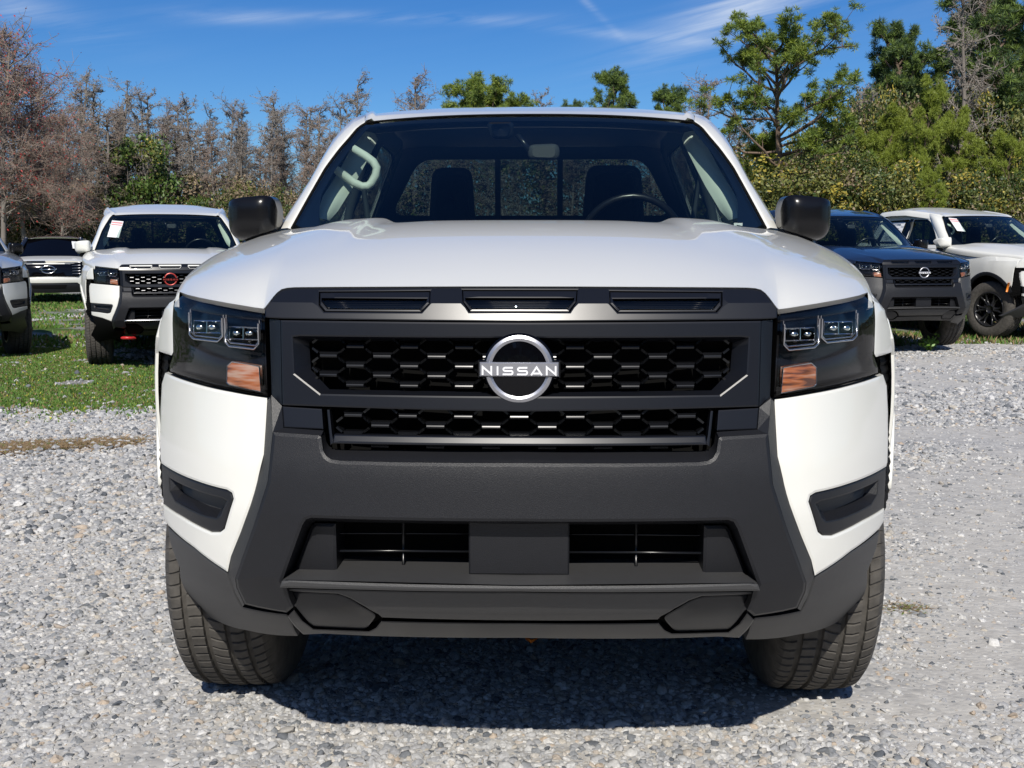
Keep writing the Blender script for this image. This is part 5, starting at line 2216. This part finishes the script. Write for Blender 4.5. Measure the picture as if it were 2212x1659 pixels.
for i, (x, t_, Y) in enumerate(yl):
    place(bushY[i % 2] if i % 3 else bushR[i % 3], 'shrub', x, t_, Y, 'yellowing leafy shrub before the right-hand thicket', 'shrub', 'yellowing shrubs on the right', sx=random.uniform(.9, 1.25))

# the wood behind, reading as one mass
R = np.random.default_rng(3)
n = 170000
X = R.uniform(-46, 46, n)
top = np.interp(X, [-46, -12, 0, 12, 22, 46], [3.4, 3.8, 6.5, 6.0, 9, 10]) * (.75 + .5 * vnoise(X, 0 * X, .35, 21))
Z = top * R.random(n) ** .8 - .1
Y = 66 + R.uniform(0, 5, n)
LV, LF = leaf_quads(np.stack([X, Y, Z], 1), .11, R)
mi = R.choice(3, n, p=(.35, .25, .40))
tag(mk_np('far_wood', LV, LF, [M['leaf_a'], M['leaf_b'], M['leaf_d']], None, False, mi), kind='stuff')


n = 70000
X = R.uniform(38, 130, n) * R.choice([-1, 1], n)
top = 8.5 * (.7 + .5 * vnoise(X, 0 * X, .25, 22))
LV, LF = leaf_quads(np.stack([X, 70 - np.abs(X) * .12 + R.uniform(0, 6, n), top * R.random(n) ** .85 - .1], 1), .24, R)
tag(mk_np('far_wood', LV, LF, [M['leaf_a'], M['leaf_b'], M['leaf_d']], None, False, R.choice(3, n, p=(.4, .3, .3))), kind='stuff')
# trees on the other side of the lot, seen only as reflections in paint, lamps and glass
n = 60000
X = R.uniform(-90, 90, n)
top = 13.5 * (.6 + .7 * vnoise(X, 0 * X, .22, 31))
Z = top * R.random(n) ** .8
Y = -46 - R.uniform(0, 5, n) + np.abs(X) * .25
LV, LF = leaf_quads(np.stack([X, Y, Z], 1), .55, R)
tag(mk_np('far_wood', LV, LF, [M['leaf_a'], M['leaf_b'], M['leaf_d']], None, False, R.choice(3, n, p=(.6, .2, .2))), kind='stuff')


def weed(x, y, h, seed, label):
    R = np.random.default_rng(seed)
    T = Tree(seed)
    pts = []
    for k in range(9):
        a = T.r.uniform(0, 6.28)
        pp, _ = T.path(Vector((0, 0, 0)), Vector((cos(a) * .6, sin(a) * .6, 1)), h * T.r.uniform(.5, 1), .004, .002, 4, .15)
        for q in range(16):
            j = T.r.randint(1, 3)
            pts.append(pp[j].lerp(pp[j + 1], T.r.random()) + perp_r(T.r) * .035)
    V1, F1 = prisms(T.arrays(), 4)
    LV, LF = leaf_quads(np.array([tuple(p) for p in pts]), .024, R)
    o = empty('weed_plant', (x, y, -.14))
    tag(o, label, 'plant')
    mk_np('stem', V1, F1, M['grass_b'], o)
    mk_np('leaf_cluster', LV, LF, [M['leaf_e2']], o)


M['leaf_e2'] = mat('fresh_leaves', (.12, .24, .03), .5)
weed(5.28, 14.6, .30, 1, 'bright leafy weed growing against the bumper of the dark pickup')
weed(4.35, 14.5, .20, 2, 'thin weed at the gravel edge left of the leafy weed, by the dark pickup')


ORD = ['first', 'second', 'third', 'fourth', 'fifth', 'sixth', 'seventh', 'eighth', 'ninth', 'tenth', 'eleventh', 'twelfth', 'thirteenth', 'fourteenth', 'fifteenth', 'sixteenth', 'seventeenth', 'eighteenth',
       'nineteenth', 'twentieth', 'twenty-first', 'twenty-second', 'twenty-third', 'twenty-fourth', 'twenty-fifth', 'twenty-sixth', 'twenty-seventh', 'twenty-eighth', 'twenty-ninth', 'thirtieth', 'thirty-first', 'thirty-second']
for (grp, lab), items in ROWS.items():
    if len(items) > 1:
        items.sort(key=lambda t: t[0])
        for k, (_a, o) in enumerate(items):
            o['label'] = lab + ', ' + ORD[k] + ' from the left'


# ================================================================== the other vehicles
def kids(o):
    return [c for c in bpy.data.objects if c.parent == o]


KIDS = {}
for o in bpy.data.objects:
    if o.parent:
        KIDS.setdefault(o.parent.name, []).append(o)


def copy_tree(src, parent, ovr, skip):
    c = src.copy()
    C.objects.link(c)
    c.parent = parent
    if c.type == 'MESH':
        nm = src.name.split('.')[0]
        for s in c.material_slots:
            new = ovr.get(nm) or ovr.get(s.material.name)
            if new is not None:
                s.link = 'OBJECT'
                s.material = new
    for ch in KIDS.get(src.name, []):
        if ch.name.split('.')[0] not in skip:
            copy_tree(ch, c, ovr, skip)
    return c


def put_truck(x, y, deg, label, ovr, skip=(), z=-.14):
    t = copy_tree(truck, None, ovr, set(skip) | {'tag_ribbon'})
    t.location = (x, y, z)
    t.rotation_euler = (0, 0, radians(deg))
    tag(t, label, 'pickup truck', 'pickups parked on the lot')
    return t


W = M['paint']
t_left = put_truck(-3.60, 12.25, 17, 'white pickup with red badge parked on grass left of the front pickup',
                   {'mirror_housing': W, 'badge_ring': M['emblem_red'], 'badge_lettering': M['emblem_red'], 'badge_bar': M['gloss_black'], 'marker_lamp': W,
                    'shelf_edge': M['chrome'], 'grille_bar': M['dark_silver'], 'bumper_corner': M['void'], 'tow_cover': M['void'], 'fender_nose': W})
t_dark = put_truck(4.95, 13.9, 10, 'dark blue pickup with grey bumper parked right of the front pickup',
                   {'white_paint': M['navy'], 'bumper_wing': M['plastic_grey_lit']}, z=-.09)
t_right = put_truck(7.83, 15.66, 17, 'white pickup seen from its side with black wheel arches at the right edge',
                    {'mirror_housing': W, 'arch_trim': M['plastic'], 'grille_bar': M['dark_silver']}, z=-.10)
for o in bpy.data.objects:
    if o.parent == t_right and o.name.startswith('wheel') and not o.name.startswith('wheel_') and o.location.y < 2:
        o.rotation_euler.z += .22
t_silver = put_truck(-6.24, 13.0, 32, 'silver grey vehicle cut off by the left edge of the picture', {'white_paint': M['silver_paint'], 'bumper_wing': M['silver_paint'], 'arch_trim': M['silver_paint']})
for o in (t_left, t_dark, t_right, t_silver):
    o.name = 'pickup_truck'
t_right.scale = (1.035,) * 3
t_left.scale = (1.02,) * 3
bpy.context.view_layer.update()


for s_ in (-1, 1):
    mk('tow_hook', *tube([(s_ * .50, .30, .34), (s_ * .50, .05, .36), (s_ * .46, -.01, .365), (s_ * .40, .0, .36), (s_ * .38, .30, .34)], .016, 6), M['tow_red'], t_left)


def tag_on(tr, s, t, w, h, label):
    """paper hanging inside the windshield of a truck"""
    p = ws(abs(s), t)
    p.x = abs(p.x) * (1 if s > 0 else -1)
    q = ws(abs(s), t + .05)
    q.x = abs(q.x) * (1 if s > 0 else -1)
    up_ = (q - p).normalized()
    rt = Vector((1, 0, 0))
    nn = rt.cross(up_).normalized()
    rt = up_.cross(nn).normalized()
    base = p + nn * 0.012
    mw = tr.matrix_world
    V, F = [], []
    for dn in (0, .001):
        for a, b2 in ((-w / 2, 0), (w / 2, 0), (w / 2, h), (-w / 2, h)):
            V.append(mw @ (base + rt * a + up_ * b2 + nn * dn))
    F = [(0, 1, 2, 3), (7, 6, 5, 4), (0, 4, 5, 1), (1, 5, 6, 2), (2, 6, 7, 3), (3, 7, 4, 0)]
    o = mk('hang_tag', V, F, M['paper'], None, False)
    tag(o, label, 'paper tag', 'paper tags behind windshields')
    for (b0, b1, mm) in ((.72, .78, 'print_red'), (.84, .92, 'print_red')):
        V = [mw @ (base + rt * a * w + up_ * h * bb + nn * .003) for a, bb in ((-.45, b0), (.45, b0), (.45, b1), (-.45, b1))]
        mk('printed_band', V, [(0, 1, 2, 3)], M[mm], o, False)


tag_on(t_left, -.80, .30, .13, .34, 'white paper tag with red print on the windshield of the left white pickup')
tag_on(t_right, -.80, .42, .13, .34, 'white paper tag on the windshield of the pickup at the right edge')
# sales sheet in the rear side window of the right-hand pickup
mw = t_right.matrix_world
o = mk('window_sheet', [mw @ Vector(upper_s(y, z, -.001 + d)) for d in (0, .002) for y, z in ((3.50, 1.31), (3.04, 1.31), (3.04, 1.60), (3.44, 1.60))],
       [(0, 1, 2, 3), (7, 6, 5, 4), (0, 4, 5, 1), (1, 5, 6, 2), (2, 6, 7, 3), (3, 7, 4, 0)], M['paper'], None, False)
tag(o, 'white printed sheet in the rear side window of the right-hand white pickup', 'printed sheet')
rr_ = random.Random(4)
bits = {'print_grey': [], 'print_dark': []}
for k in range(46):
    y0 = 3.42 - rr_.random() * .34
    z0 = 1.325 + rr_.random() * .25
    w_ = rr_.uniform(.03, .08)
    h_ = .006
    V = [mw @ Vector(upper_s(a, b2, -.004)) for a, b2 in ((y0, z0), (y0 - w_, z0), (y0 - w_, z0 + h_), (y0, z0 + h_))]
    bits['print_grey'].append((V, [(0, 1, 2, 3)]))
for (y0, z0, w_, h_) in ((3.25, 1.46, .09, .035), (3.30, 1.37, .08, .02), (3.13, 1.36, .05, .012), (3.13, 1.40, .05, .012), (3.22, 1.56, .09, .015)):
    V = [mw @ Vector(upper_s(a, b2, -.005)) for a, b2 in ((y0, z0), (y0 - w_, z0), (y0 - w_, z0 + h_), (y0, z0 + h_))]
    bits['print_dark'].append((V, [(0, 1, 2, 3)]))
for k_, v_ in bits.items():
    tag(mk('printed_text', *join(v_), M[k_], o, False), kind='stuff')
# side reflector on the black front arch
mk('side_marker', *tube([side_s(.535, .64, -.02), side_s(.505, .76, -.02)], .018, 6, flat=.6), M['amber_marker'], t_right)


# ---- small crossover behind, left
def crossover():
    root = empty('crossover_car', (-10.45, 26.2, -.14), radians(17))
    tag(root, 'small white crossover with black roof and grille parked far back on the left', 'car')

    def fx(x, z):
        return .22 * x * x + 1.6 * max(0, abs(x) - .6) ** 2 + interp(z, [.2, .35, .6, .8, .95, 1.02], [.10, .03, 0, .02, .08, .16])

    def f(off):
        return lambda x, z, d: (x, fx(x, z) + off + d, z)

    def sym(h):
        return h + [(-x, z) for x, z in reversed(h) if x != 0]
    body = mk('body', *sheet(sym([(0, .93), (.60, .93), (.84, .98), (.86, .60), (.80, .48), (0, .46)]), f(.02), (), .3, .01, .08), W, root)
    mk('grille', *sheet(sym([(0, .91), (.45, .91), (.74, .97), (.74, .86), (.70, .70), (.62, .62), (0, .64)]), f(0), (), .03, .006, .06), M['gloss_black'], root)
    mk('bumper_bar', *sheet(sym([(0, .605), (.58, .61), (.72, .50), (.77, .40), (.70, .40), (.60, .49), (0, .485)]), f(-.02), (), .05, .01, .06), W, root)
    mk('lower_bumper', *sheet(sym([(0, .48), (.60, .48), (.84, .60), (.83, .34), (.70, .27), (0, .26)]), f(.0), (), .2, .01, .08), M['plastic'], root)
    mk('intake_slot', *sheet(sym([(0, .44), (.38, .44), (.34, .37), (0, .37)]), f(-.01), (), .01, 0, .08), M['void'], root)
    for s in (-1, 1):
        for k in range(5):
            z = .94 - .062 * k
            x0 = (.34 if k == 0 else .50)
            pts = [(s * x, fx(x, z) - .008, z + .02 * (x - .5)) for x in (x0, .6, .68)]
            mk('light_strip', *tube(pts, .008, 5), M['emblem'], root)
    mk('badge', *tube([(.145 * cos(a), fx(0, .79) - .02, .79 + .085 * sin(a)) for a in np.linspace(0, 2 * pi, 25)[:-1]], .014, 6, True), M['chrome'], root)
    mk('badge_bar', *tube([(-.18, fx(0, .79) - .02, .79), (.18, fx(0, .79) - .02, .79)], .018, 6), M['chrome'], root)
    rows_ = []
    for t in np.linspace(0, 1, 8):
        y = .17 + .83 * t
        z = .985 + .10 * t ** .7
        rows_.append([(x * (.84 - .02 * t), y + .15 * abs(x) ** 2.5 * (1 - t), z - .045 * abs(x) ** 4) for x in np.linspace(-1, 1, 17)])
    mk('hood', *grid(rows_), W, root)
    w_ = []
    for t in np.linspace(0, 1, 6):
        w_.append([(x * (.74 - .15 * t), 1.02 + .72 * t + .12 * x * x, 1.08 + .42 * t - .02 * x * x) for x in np.linspace(-1, 1, 13)])
    mk('windshield', *grid(w_), M['gloss_black'], root)
    mk('windshield_sticker', [w[9] if i < 2 else w[10] for i, w in enumerate((w_[3], w_[4]))] + [(.545, 1.54, 1.46), (.54, 1.45, 1.37)][:0] + [], [], M['paper'], root) if False else None
    st = [Vector(w_[2][10]) + Vector((0, -.02, .02)), Vector(w_[2][11]) + Vector((0, -.02, .02)), Vector(w_[4][11]) + Vector((0, -.02, .02)), Vector(w_[4][10]) + Vector((0, -.02, .02))]
    mk('windshield_sticker', st, [(0, 1, 2, 3)], M['paper'], root, False)
    rf = []
    for t in np.linspace(0, 1, 6):
        rf.append([(x * .60, 1.72 + 1.7 * t, 1.50 + .06 * sin(pi * min(1, t + .15)) - .05 * abs(x) ** 3) for x in np.linspace(-1, 1, 13)])
    mk('roof', *grid(rf), M['navy'], root)
    for s in (-1, 1):
        mk('roof_pillar', *tube([(s * .80, 1.08, 1.06), (s * .67, 1.50, 1.32), (s * .61, 1.85, 1.49)], .045, 8), M['navy'], root)
        sd = []
        for z, xx in ((.40, .84), (.60, .88), (.80, .89), (1.0, .86), (1.08, .80), (1.35, .68), (1.5, .62)):
            y1 = 4.15 if z < 1.1 else 4.15 - (z - 1.08) * .9
            y0 = (.42 if z < 1.05 else 1.15) if z < 1.2 else 1.15 + (z - 1.08) * 1.4
            sd.append([(s * xx, y0 + (y1 - y0) * q, z) for q in np.linspace(0, 1, 9)])
        mk('body_side', *grid(sd), W, root)
        mk('side_mirror', *pillow([(s * 1.00 + a, 1.13 + b2) for a, b2 in ((-.10, -.06), (.08, -.05), (.10, .06), (-.08, .07))], 1.18, .07, .05), M['gloss_black'], root)
        for cy in (.85, 3.45):
            mk('wheel', *tube([(s * .66, cy, .34), (s * .87, cy, .34)], .34, 28), M['rubber'], root)
    mk('tailgate', *box(0, 4.1, .85, 1.6, .1, .8), W, root, False)
    mk('underbody', *box(0, 2.1, .38, 1.4, 3.2, .25), M['void'], root, False)


crossover()
